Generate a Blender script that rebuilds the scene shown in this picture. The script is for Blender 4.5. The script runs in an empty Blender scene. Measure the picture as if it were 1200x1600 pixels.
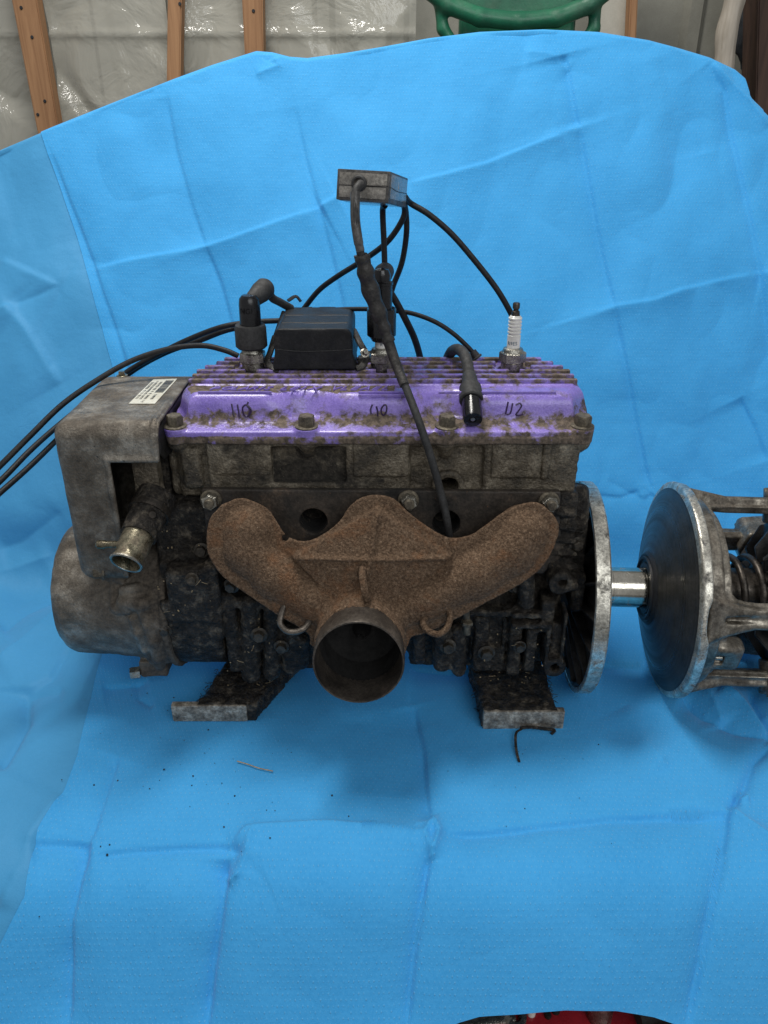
import bpy, bmesh, math, random
import numpy as np
from mathutils import Vector, Matrix

random.seed(7)
rng = np.random.RandomState(11)
SC = bpy.context.scene
COL = SC.collection

# ------------------------------------------------------------------ camera
F_PX, D_CAM, H_CAM, PITCH = 1250.0, 0.85, 0.72, math.radians(27)
cam_d = bpy.data.cameras.new('camera')
cam = bpy.data.objects.new('camera', cam_d)
COL.objects.link(cam)
cam.location = (0, -D_CAM, H_CAM)
cam.rotation_euler = (math.pi / 2 - PITCH, 0, 0)
cam_d.sensor_fit = 'VERTICAL'
cam_d.sensor_height = 32.0
cam_d.lens = 32.0 * F_PX / 1600.0
cam_d.clip_start = 0.02
cam_d.clip_end = 60
SC.camera = cam

# ------------------------------------------------------------------ light
world = bpy.data.worlds.new("World")
SC.world = world
world.use_nodes = True
bg = world.node_tree.nodes['Background']
bg.inputs[0].default_value = (0.95, 0.97, 1.0, 1)
bg.inputs[1].default_value = 0.34

def area(name, loc, target, sx, sy, power, col):
    l = bpy.data.lights.new(name, 'AREA')
    l.shape = 'RECTANGLE'; l.size = sx; l.size_y = sy
    l.energy = power; l.color = col
    o = bpy.data.objects.new(name, l); COL.objects.link(o)
    o.location = loc
    o.rotation_euler = (Vector(target) - Vector(loc)).to_track_quat('-Z', 'Y').to_euler()
    return o
area('shop_light', (-0.30, 0.34, 2.1), (0.0, 0.1, 0.1), 0.8, 0.28, 28, (1.0, 0.97, 0.92))
area('open_door_light', (1.2, -2.6, 2.3), (0.1, 0.6, 0.35), 2.4, 1.6, 38, (0.95, 0.98, 1.0))

SC.view_settings.view_transform = 'Standard'
SC.view_settings.look = 'None'
SC.view_settings.exposure = 0.0
SC.view_settings.gamma = 1.0

# ------------------------------------------------------------------ geometry of the place
def at(px, py, Y):
    """point at depth Y seen at photo pixel px,py"""
    el = PITCH + math.atan((py - 800) / F_PX)
    h = D_CAM + Y
    dr = h * math.tan(el)
    dep = h * math.cos(PITCH) + dr * math.sin(PITCH)
    return np.array([(px - 600) / F_PX * dep, Y, H_CAM - dr])
def V(px, py, Y): return Vector(at(px, py, Y))
def project(P):
    x = P[..., 0]; h = P[..., 1] + D_CAM; dr = H_CAM - P[..., 2]
    dep = h * math.cos(PITCH) + dr * math.sin(PITCH)
    up = h * math.sin(PITCH) - dr * math.cos(PITCH)
    dep = np.maximum(dep, 0.05)
    return 600 + F_PX * x / dep, 800 - F_PX * up / dep

# value noise -------------------------------------------------------
_N = 48
_T = rng.rand(_N, _N, _N).astype(np.float32)
def vnoise(x, y, z):
    xi = np.floor(x).astype(np.int32); yi = np.floor(y).astype(np.int32); zi = np.floor(z).astype(np.int32)
    fx = (x - xi).astype(np.float32); fy = (y - yi).astype(np.float32); fz = (z - zi).astype(np.float32)
    fx = fx * fx * (3 - 2 * fx); fy = fy * fy * (3 - 2 * fy); fz = fz * fz * (3 - 2 * fz)
    x0 = xi % _N; x1 = (xi + 1) % _N; y0 = yi % _N; y1 = (yi + 1) % _N; z0 = zi % _N; z1 = (zi + 1) % _N
    def L(a, b, t): return a + (b - a) * t
    return L(L(L(_T[x0, y0, z0], _T[x1, y0, z0], fx), L(_T[x0, y1, z0], _T[x1, y1, z0], fx), fy),
             L(L(_T[x0, y0, z1], _T[x1, y0, z1], fx), L(_T[x0, y1, z1], _T[x1, y1, z1], fx), fy), fz) * 2 - 1
def fbm(x, y, z, s, o=3):
    r = 0; a = 1.0
    for k in range(o):
        r = r + a * vnoise(x * s + 7.3 * k, y * s + 3.1 * k, z * s + 5.7 * k); s *= 2.07; a *= 0.5
    return r

# ------------------------------------------------------------------ materials
def nt(name):
    m = bpy.data.materials.new(name); m.use_nodes = True
    return m, m.node_tree, m.node_tree.nodes['Principled BSDF']
def noise(t, co, scale, detail=6, rough=0.6, dist=0.0):
    n = t.nodes.new('ShaderNodeTexNoise')
    n.inputs['Scale'].default_value = scale; n.inputs['Detail'].default_value = detail
    n.inputs['Roughness'].default_value = rough; n.inputs['Distortion'].default_value = dist
    t.links.new(co, n.inputs['Vector']); return n.outputs['Fac']
def ramp(t, src, stops):
    r = t.nodes.new('ShaderNodeValToRGB'); e = r.color_ramp.elements
    while len(e) < len(stops): e.new(0.5)
    for k, (p, c) in enumerate(stops):
        e[k].position = p
        if isinstance(c, (int, float)): c = (c, c, c)
        e[k].color = (*c, 1)
    t.links.new(src, r.inputs[0]); return r.outputs[0]
def mixc(t, f, a, b):
    m = t.nodes.new('ShaderNodeMix'); m.data_type = 'RGBA'
    for s, v in ((0, f), (6, a), (7, b)):
        if hasattr(v, 'is_output') or hasattr(v, 'links'): t.links.new(v, m.inputs[s])
        else: m.inputs[s].default_value = v if s == 0 else (*v, 1)
    return m.outputs[2]
def mth(t, op, a, b=0.0, clamp=False):
    m = t.nodes.new('ShaderNodeMath'); m.operation = op; m.use_clamp = clamp
    for k, v in ((0, a), (1, b)):
        if hasattr(v, 'links'): t.links.new(v, m.inputs[k])
        else: m.inputs[k].default_value = v
    return m.outputs[0]
def objco(t): return t.nodes.new('ShaderNodeTexCoord').outputs['Object']
def bump(t, b, src, dist, strength=1.0):
    n = t.nodes.new('ShaderNodeBump'); n.inputs['Distance'].default_value = dist
    n.inputs['Strength'].default_value = strength
    t.links.new(src, n.inputs['Height']); t.links.new(n.outputs[0], b.inputs['Normal'])

def grimy(name, base, scale=40, metal=0.0, rough=(0.4, 0.7), dirt=None, dscale=18, dlim=(0.45, 0.6),
          speck=None, bmp=0.0006, bscale=500, coat=0.0, attr=None, spec=0.5, grain=0.3, gscale=300):
    """base: ramp stops; dirt: colour laid over by a wide mask; speck: (colour, scale, limit)"""
    m, t, b = nt(name); co = objco(t)
    base = [(0.5 + (p - 0.5) * 0.62, q) for p, q in base]
    c = ramp(t, noise(t, co, scale, 9, 0.7), base)
    r = None
    if dirt is not None:
        src = noise(t, co, dscale, 9, 0.7, 0.3)
        if attr:
            a = t.nodes.new('ShaderNodeAttribute'); a.attribute_name = attr
            src = mth(t, 'ADD', src, a.outputs['Fac'])
        mask = ramp(t, src, [(dlim[0], 0.0), (dlim[1], 1.0)])
        dc = ramp(t, noise(t, co, scale * 6, 5, 0.7), [(0.4, tuple(x * 0.55 for x in dirt)), (0.6, tuple(min(1, x * 1.5) for x in dirt))])
        c = mixc(t, mask, c, dc)
        r = mth(t, 'ADD', mth(t, 'MULTIPLY', mask, 0.9 - rough[0]), rough[0], True)
        if metal:
            t.links.new(mth(t, 'MULTIPLY', mth(t, 'SUBTRACT', 1.0, mask), metal), b.inputs['Metallic'])
        if coat:
            t.links.new(mth(t, 'MULTIPLY', mth(t, 'SUBTRACT', 1.0, mask), coat), b.inputs['Coat Weight'])
            b.inputs['Coat Roughness'].default_value = 0.2
    else:
        r = ramp(t, noise(t, co, scale * 1.7, 5), [(0.38, rough[0]), (0.62, rough[1])])
        b.inputs['Metallic'].default_value = metal
        b.inputs['Coat Weight'].default_value = coat
    if speck:
        sm = ramp(t, noise(t, co, speck[1], 3, 0.7), [(speck[2], 0.0), (speck[2] + 0.04, 1.0)])
        c = mixc(t, sm, c, speck[0])
    if grain:
        g1 = ramp(t, noise(t, co, gscale, 4, 0.8), [(0.40, 1 - grain), (0.60, 1 + grain * 0.9)])
        mm = t.nodes.new('ShaderNodeMix'); mm.data_type = 'RGBA'; mm.blend_type = 'MULTIPLY'; mm.clamp_result = False
        mm.inputs[0].default_value = 1.0
        t.links.new(c, mm.inputs[6]); t.links.new(g1, mm.inputs[7]); c = mm.outputs[2]
    t.links.new(c, b.inputs['Base Color'])
    t.links.new(r, b.inputs['Roughness'])
    b.inputs['Specular IOR Level'].default_value = spec
    if bmp: bump(t, b, noise(t, co, bscale, 5, 0.65), bmp)
    return m

MAT = {}
def G(kw, *a, **k): return grimy(*a, **kw, **k)
MAT['purple'] = G(dict(grain=0.12, gscale=420), 'purple_paint', [(0.3, (0.19, 0.132, 0.48)), (0.7, (0.30, 0.22, 0.64))], 22, 0, (0.22, 0.4),
                      dirt=(0.115, 0.088, 0.066), dscale=56, dlim=(0.54, 0.68), bmp=0.0007, bscale=380, coat=0.45, attr='dirt')
MAT['cast'] = grimy('dirty_cast_aluminium', [(0.25, (0.05, 0.043, 0.033)), (0.5, (0.135, 0.112, 0.080)), (0.78, (0.31, 0.27, 0.205))], 28, 0.35, (0.36, 0.6),
                    dirt=(0.026, 0.022, 0.017), dscale=17, dlim=(0.51, 0.64), speck=((0.26, 0.22, 0.17), 330, 0.68), bmp=0.003, bscale=260, attr='dirt', grain=0.3)
MAT['housing'] = grimy('grey_oxidised_aluminium', [(0.25, (0.085, 0.070, 0.054)), (0.5, (0.175, 0.152, 0.122)), (0.78, (0.38, 0.35, 0.30))], 30, 0.55, (0.42, 0.62),
                       dirt=(0.062, 0.05, 0.038), dscale=13, dlim=(0.46, 0.72), speck=((0.03, 0.028, 0.025), 260, 0.66), bmp=0.0012, bscale=380, attr='dirt', grain=0.15, gscale=420)
MAT['oil'] = grimy('oily_black_grime', [(0.2, (0.005, 0.0045, 0.004)), (0.52, (0.026, 0.022, 0.018)), (0.8, (0.13, 0.11, 0.083))], 75, 0.0, (0.28, 0.6), grain=0.4, gscale=240,
                   speck=((0.22, 0.16, 0.10), 330, 0.70), bmp=0.0045, bscale=230, spec=0.3)
MAT['rust'] = grimy('brown_rust', [(0.2, (0.07, 0.042, 0.026)), (0.5, (0.148, 0.094, 0.058)), (0.8, (0.27, 0.185, 0.122))], 300, 0.0, (0.8, 0.95),
                    dirt=(0.20, 0.095, 0.045), dscale=22, dlim=(0.52, 0.72), speck=((0.42, 0.32, 0.24), 480, 0.67), bmp=0.004, bscale=430, spec=0.2, grain=0.30, gscale=420)
MAT['plate'] = grimy('sooty_flange_steel', [(0.3, (0.028, 0.024, 0.02)), (0.6, (0.062, 0.05, 0.04)), (0.8, (0.12, 0.085, 0.06))], 40, 0.2, (0.5, 0.75),
                     dirt=(0.012, 0.011, 0.010), dscale=11, dlim=(0.5, 0.62), speck=((0.14, 0.07, 0.035), 170, 0.69), bmp=0.0005, bscale=420)
MAT['pipe'] = grimy('heat_darkened_steel', [(0.3, (0.05, 0.043, 0.038)), (0.7, (0.14, 0.12, 0.10))], 30, 0.6, (0.4, 0.6),
                    dirt=(0.09, 0.062, 0.045), dscale=15, dlim=(0.56, 0.74), bmp=0.0004)
MAT['soot'] = grimy('soot_inside', [(0.3, (0.004, 0.004, 0.004)), (0.7, (0.016, 0.015, 0.014))], 40, 0.0, (0.7, 0.9), bmp=0.0004)
MAT['rubber'] = grimy('black_rubber', [(0.3, (0.008, 0.009, 0.011)), (0.7, (0.017, 0.017, 0.018))], 60, 0.0, (0.5, 0.75),
                      dirt=(0.06, 0.055, 0.045), dscale=30, dlim=(0.62, 0.82), bmp=0.0004, bscale=500, spec=0.3)
MAT['boot'] = grimy('matt_rubber', [(0.3, (0.018, 0.018, 0.018)), (0.7, (0.038, 0.038, 0.038))], 50, 0.0, (0.6, 0.8), bmp=0.0003)
MAT['bakelite'] = grimy('gloss_black_plastic', [(0.3, (0.004, 0.004, 0.005)), (0.7, (0.010, 0.010, 0.012))], 50, 0.0, (0.12, 0.3), bmp=0.00015, bscale=300)
MAT['tape'] = grimy('sticky_black_tape', [(0.3, (0.01, 0.009, 0.008)), (0.7, (0.04, 0.036, 0.032))], 90, 0.0, (0.4, 0.7), bmp=0.0015, bscale=180)
MAT['zinc'] = grimy('zinc_plated_steel', [(0.3, (0.20, 0.19, 0.165)), (0.7, (0.48, 0.46, 0.40))], 60, 0.9, (0.25, 0.45),
                    dirt=(0.09, 0.075, 0.055), dscale=60, dlim=(0.54, 0.74), bmp=0.0006, grain=0.2)
MAT['brassy'] = grimy('yellow_passivated_steel', [(0.3, (0.16, 0.14, 0.095)), (0.7, (0.34, 0.31, 0.22))], 50, 0.9, (0.2, 0.4),
                      dirt=(0.07, 0.045, 0.028), dscale=45, dlim=(0.46, 0.66), bmp=0.0003)
MAT['boltdirty'] = grimy('dirty_bolt_steel', [(0.3, (0.055, 0.046, 0.034)), (0.7, (0.17, 0.145, 0.105))], 90, 0.4, (0.5, 0.7), bmp=0.0005)
MAT['ceramic'] = G(dict(grain=0.04), 'white_ceramic', [(0.3, (0.66, 0.65, 0.60)), (0.7, (0.80, 0.79, 0.75))], 60, 0.0, (0.15, 0.25), bmp=0)
MAT['rim'] = grimy('worn_bare_aluminium', [(0.3, (0.36, 0.34, 0.29)), (0.7, (0.74, 0.71, 0.62))], 50, 0.8, (0.28, 0.45),
                   dirt=(0.06, 0.058, 0.055), dscale=75, dlim=(0.52, 0.66), speck=((0.05, 0.045, 0.04), 420, 0.64), bmp=0.0004, bscale=600)
MAT['darkalu'] = grimy('sooty_aluminium', [(0.3, (0.012, 0.012, 0.013)), (0.7, (0.048, 0.046, 0.043))], 30, 0.3, (0.4, 0.6), bmp=0.0005)
MAT['sheaveface'] = grimy('dusty_black_sheave', [(0.3, (0.020, 0.020, 0.020)), (0.7, (0.055, 0.054, 0.052))], 30, 0.5, (0.27, 0.36),
                          speck=((0.16, 0.15, 0.13), 300, 0.72), bmp=0.0001, bscale=400)
MAT['castalu'] = grimy('brown_stained_aluminium', [(0.3, (0.11, 0.095, 0.075)), (0.7, (0.32, 0.29, 0.24))], 34, 0.75, (0.3, 0.5),
                       dirt=(0.055, 0.043, 0.032), dscale=22, dlim=(0.46, 0.66), bmp=0.0003)
MAT['chrome'] = G(dict(grain=0.1), 'polished_shaft_steel', [(0.3, (0.42, 0.39, 0.33)), (0.7, (0.66, 0.62, 0.53))], 22, 1.0, (0.15, 0.24),
                      dirt=(0.16, 0.12, 0.075), dscale=60, dlim=(0.55, 0.72), bmp=0.00008)
MAT['bar'] = G(dict(grain=0.12), 'scuffed_mount_steel', [(0.2, (0.08, 0.068, 0.055)), (0.5, (0.30, 0.26, 0.21)), (0.8, (0.66, 0.60, 0.50))], 75, 0.45, (0.38, 0.6), bmp=0.0005)
MAT['spring'] = grimy('spring_steel', [(0.3, (0.03, 0.026, 0.022)), (0.7, (0.10, 0.085, 0.07))], 70, 0.7, (0.35, 0.5), bmp=0.0002)
MAT['ink'] = grimy('marker_ink', [(0.3, (0.012, 0.004, 0.03)), (0.7, (0.03, 0.01, 0.07))], 80, 0, (0.3, 0.4), bmp=0)
MAT['blueink'] = grimy('blue_print', [(0.3, (0.03, 0.12, 0.20)), (0.7, (0.05, 0.17, 0.26))], 80, 0, (0.3, 0.4), bmp=0)
MAT['print'] = grimy('black_print', [(0.3, (0.03, 0.03, 0.03)), (0.7, (0.07, 0.07, 0.07))], 80, 0, (0.5, 0.6), bmp=0)
MAT['sticker'] = G(dict(grain=0.08), 'yellowed_paper', [(0.3, (0.58, 0.55, 0.44)), (0.7, (0.74, 0.72, 0.62))], 30, 0, (0.4, 0.5),
                       dirt=(0.36, 0.24, 0.12), dscale=25, dlim=(0.62, 0.8), bmp=0)
MAT['epoxy'] = grimy('grey_potting_resin', [(0.3, (0.13, 0.12, 0.105)), (0.7, (0.27, 0.25, 0.22))], 60, 0.0, (0.15, 0.3),
                     dirt=(0.30, 0.28, 0.24), dscale=60, dlim=(0.58, 0.68), bmp=0.0003, coat=0.5)
MAT['coilcase'] = grimy('worn_dark_case', [(0.3, (0.05, 0.048, 0.045)), (0.7, (0.11, 0.105, 0.10))], 60, 0.1, (0.3, 0.5), bmp=0.0003)
MAT['wood'] = None
MAT['oilybolt'] = grimy('oily_bolt', [(0.3, (0.02, 0.017, 0.013)), (0.7, (0.075, 0.063, 0.048))], 90, 0.3, (0.3, 0.5), bmp=0.0008)
def wood(name, a, b_, sc=(60, 60, 3)):
    m, t, b = nt(name); co = objco(t)
    mp = t.nodes.new('ShaderNodeMapping'); mp.inputs['Scale'].default_value = sc
    t.links.new(co, mp.inputs[0])
    c = ramp(t, noise(t, mp.outputs[0], 1.0, 6, 0.6, 1.2), [(0.3, a), (0.7, b_)])
    t.links.new(c, b.inputs['Base Color']); b.inputs['Roughness'].default_value = 0.75
    bump(t, b, noise(t, mp.outputs[0], 2.0, 4), 0.001); return m
MAT['wood'] = wood('pine_stud', (0.27, 0.135, 0.062), (0.43, 0.235, 0.115))
MAT['oldwood'] = wood('pale_peeled_wood', (0.26, 0.22, 0.17), (0.50, 0.45, 0.38))
MAT['darkwood'] = wood('dark_brown_post', (0.045, 0.025, 0.018), (0.10, 0.055, 0.038))
MAT['green'] = G(dict(grain=0.08), 'green_moulded_plastic', [(0.3, (0.012, 0.10, 0.055)), (0.7, (0.022, 0.165, 0.085))], 8, 0, (0.35, 0.55),
                     dirt=(0.07, 0.11, 0.08), dscale=7, dlim=(0.5, 0.8), bmp=0.0004, bscale=300)
MAT['steelwall'] = G(dict(grain=0.05), 'grey_wall_steel', [(0.3, (0.23, 0.225, 0.19)), (0.7, (0.36, 0.35, 0.295))], 3, 0.2, (0.5, 0.65), bmp=0.0003)
MAT['board'] = G(dict(grain=0.05), 'off_white_board', [(0.3, (0.42, 0.40, 0.34)), (0.7, (0.52, 0.50, 0.43))], 6, 0, (0.6, 0.7), bmp=0.0002)
MAT['red'] = G(dict(grain=0.1), 'red_painted_steel', [(0.3, (0.28, 0.012, 0.018)), (0.7, (0.40, 0.02, 0.03))], 14, 0.0, (0.25, 0.4), bmp=0.0002, coat=0.4)
MAT['dark'] = grimy('dark_clutter', [(0.3, (0.008, 0.010, 0.013)), (0.7, (0.025, 0.03, 0.036))], 9, 0.0, (0.5, 0.7), bmp=0.0005)
MAT['straw'] = grimy('straw', [(0.3, (0.26, 0.19, 0.10)), (0.7, (0.40, 0.31, 0.19))], 50, 0, (0.6, 0.7), bmp=0)
MAT['concrete'] = grimy('grey_concrete', [(0.3, (0.16, 0.155, 0.145)), (0.7, (0.27, 0.26, 0.24))], 4, 0, (0.8, 0.9), bmp=0.001, bscale=120)

# turning rings and belt dust on the sheave face
m = MAT['sheaveface']; t = m.node_tree; b = t.nodes['Principled BSDF']
sx = t.nodes.new('ShaderNodeSeparateXYZ'); t.links.new(objco(t), sx.inputs[0])
ry = mth(t, 'SUBTRACT', sx.outputs[1], -0.010); rz = mth(t, 'SUBTRACT', sx.outputs[2], 0.139)
rad = mth(t, 'SQRT', mth(t, 'ADD', mth(t, 'MULTIPLY', ry, ry), mth(t, 'MULTIPLY', rz, rz)))
cx = t.nodes.new('ShaderNodeCombineXYZ'); t.links.new(rad, cx.inputs[0])
rn = noise(t, cx.outputs[0], 420, 4, 0.8); rb = noise(t, cx.outputs[0], 60, 3, 0.6)
old = b.inputs['Base Color'].links[0].from_socket
t.links.new(mixc(t, mth(t, 'MULTIPLY', ramp(t, rn, [(0.4, 0.0), (0.62, 1.0)]), 0.35), old, (0.11, 0.108, 0.10)), b.inputs['Base Color'])
t.links.new(ramp(t, rb, [(0.4, 0.26), (0.6, 0.44)]), b.inputs['Roughness'])
bump(t, b, rn, 0.0006)

# plastic film: thin milky sheet, partly clear
m, t, b = nt('clear_plastic_film'); co = objco(t)
b.inputs['Base Color'].default_value = (0.78, 0.76, 0.66, 1); b.inputs['Roughness'].default_value = 0.12
b.inputs['Specular IOR Level'].default_value = 0.9
t.links.new(ramp(t, noise(t, co, 2.2, 3), [(0.3, 0.30), (0.7, 0.52)]), b.inputs['Alpha'])
bump(t, b, noise(t, co, 9, 4, 0.5, 0.8), 0.02)
MAT['film'] = m

# drape fabrics: spun cloth with small embossed dashes (uv in metres)
def cloth(name, c0, c1, dashes, rough):
    m, t, b = nt(name)
    uv = t.nodes.new('ShaderNodeUVMap'); uv.uv_map = 'uv'
    sx = t.nodes.new('ShaderNodeSeparateXYZ'); t.links.new(uv.outputs[0], sx.inputs[0])
    base = ramp(t, noise(t, uv.outputs[0], 9, 5, 0.6), [(0.3, c0), (0.7, c1)])
    fine = noise(t, uv.outputs[0], 900, 3, 0.7)
    mot = ramp(t, noise(t, uv.outputs[0], 190, 4, 0.75), [(0.38, 0.0), (0.62, 1.0)])
    base = mixc(t, mth(t, 'MULTIPLY', mot, 0.22 if dashes else 0.05), base, (0.09, 0.45, 0.84))
    base = mixc(t, mth(t, 'MULTIPLY', ramp(t, fine, [(0.4, 0.0), (0.65, 1.0)]), 0.10), base, (0.16, 0.52, 0.90))
    h = fine
    if dashes:
        P = 0.0052
        row = mth(t, 'DIVIDE', sx.outputs[1], P * 1.1)
        off = mth(t, 'MULTIPLY', mth(t, 'MODULO', mth(t, 'FLOOR', row), 2.0), 0.5)
        u = mth(t, 'FRACT', mth(t, 'ADD', mth(t, 'DIVIDE', sx.outputs[0], P), off))
        v = mth(t, 'FRACT', row)
        du = mth(t, 'MULTIPLY', mth(t, 'ABSOLUTE', mth(t, 'SUBTRACT', u, 0.5)), 4.4)
        dv = mth(t, 'MULTIPLY', mth(t, 'ABSOLUTE', mth(t, 'SUBTRACT', v, 0.5)), 2.6)
        d = mth(t, 'SUBTRACT', 1.0, mth(t, 'ADD', du, dv), True)
        d = mth(t, 'MULTIPLY', d, mth(t, 'MULTIPLY', ramp(t, noise(t, uv.outputs[0], 120, 4), [(0.42, 0.15), (0.6, 1.0)]), 1.2), True)
        base = mixc(t, mth(t, 'MULTIPLY', d, 0.38, True), base, (0.26, 0.62, 0.95))
        h = mth(t, 'ADD', mth(t, 'MULTIPLY', d, 2.0), fine)
    t.links.new(base, b.inputs['Base Color'])
    b.inputs['Roughness'].default_value = rough
    b.inputs['Sheen Weight'].default_value = 0.15
    b.inputs['Specular IOR Level'].default_value = 0.3
    vo = t.nodes.new('ShaderNodeTexVoronoi'); vo.feature = 'DISTANCE_TO_EDGE'; vo.inputs['Scale'].default_value = 26
    wr = t.nodes.new('ShaderNodeVectorMath'); wr.operation = 'ADD'; nz = t.nodes.new('ShaderNodeTexNoise'); nz.inputs['Scale'].default_value = 14
    sc2 = t.nodes.new('ShaderNodeVectorMath'); sc2.operation = 'SCALE'; sc2.inputs[3].default_value = 0.10
    t.links.new(uv.outputs[0], nz.inputs['Vector']); t.links.new(nz.outputs['Color'], sc2.inputs[0])
    t.links.new(uv.outputs[0], wr.inputs[0]); t.links.new(sc2.outputs[0], wr.inputs[1]); t.links.new(wr.outputs[0], vo.inputs['Vector'])
    h = mth(t, 'ADD', mth(t, 'MULTIPLY', h, 0.14), mth(t, 'MULTIPLY', ramp(t, vo.outputs['Distance'], [(0.0, 0.0), (0.10, 1.0)]), mth(t, 'MULTIPLY', ramp(t, noise(t, uv.outputs[0], 7, 3), [(0.5, 0.0), (0.7, 1.0)]), 0.10)))
    h = mth(t, 'ADD', h, mth(t, 'MULTIPLY', noise(t, uv.outputs[0], 35, 5, 0.6), 0.8))
    bump(t, b, h, 0.0022, 0.8)
    return m
MAT['drape'] = cloth('blue_backing_film', (0.042, 0.27, 0.53), (0.052, 0.30, 0.58), False, 0.58)
MAT['panel'] = cloth('blue_spun_cloth', (0.028, 0.305, 0.675), (0.040, 0.352, 0.75), True, 0.75)

# ------------------------------------------------------------------ mesh helpers
BASE = {}
def _mesh(name, verts, faces, mat, base, smooth=True, sharp=35, uv=None, attr=None):
    me = bpy.data.meshes.new(name)
    vv = np.asarray(verts, dtype=np.float64) - np.asarray(base)
    if isinstance(faces, np.ndarray):
        nf, k = faces.shape
        me.vertices.add(len(vv)); me.vertices.foreach_set('co', vv.ravel())
        me.loops.add(nf * k); me.loops.foreach_set('vertex_index', faces.ravel().astype(np.int32))
        me.polygons.add(nf); me.polygons.foreach_set('loop_start', np.arange(0, nf * k, k, dtype=np.int32))
        me.update(calc_edges=True)
    else:
        me.from_pydata([tuple(v) for v in vv], [], faces); me.update()
    me.polygons.foreach_set('use_smooth', [smooth] * len(me.polygons))
    if smooth and sharp: me.set_sharp_from_angle(angle=math.radians(sharp))
    if uv is not None:
        l = me.uv_layers.new(name='uv'); idx = np.empty(len(me.loops), np.int32)
        me.loops.foreach_get('vertex_index', idx)
        l.data.foreach_set('uv', np.asarray(uv, np.float32)[idx].ravel())
    if attr is not None:
        a = me.attributes.new('dirt', 'FLOAT', 'POINT'); a.data.foreach_set('value', np.asarray(attr, np.float32))
    me.materials.append(mat)
    return me
def thing(name, label, cat, base, group=None):
    o = bpy.data.objects.new(name, None); COL.objects.link(o)
    o.empty_display_size = 0.02
    o.location = base; o['label'] = label; o['category'] = cat
    if group: o['group'] = group
    BASE[o] = tuple(base); return o
def single(name, label, cat, mb, mat, base, group=None, kind=None, **kw):
    me = _mesh(name, mb[0], mb[1], mat, base, **kw)
    o = bpy.data.objects.new(name, me); COL.objects.link(o); o.location = base
    if kind == 'structure': o['kind'] = kind
    else:
        o['label'] = label; o['category'] = cat
        if kind: o['kind'] = kind
    if group: o['group'] = group
    BASE[o] = tuple(base); return o
def part(name, mb, mat, parent, label=None, kind=None, **kw):
    base = BASE[parent]
    me = _mesh(name, mb[0], mb[1], mat, base, **kw)
    o = bpy.data.objects.new(name, me); COL.objects.link(o); o.parent = parent
    BASE[o] = base
    if label: o['label'] = label
    if kind: o['kind'] = kind
    return o
def share(src, parent, offset, name=None):
    """copy of a part shifted by offset"""
    o = src.copy(); COL.objects.link(o); o.parent = parent
    o.location = Vector(src.location) + Vector(offset); BASE[o] = BASE[parent]; return o

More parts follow.
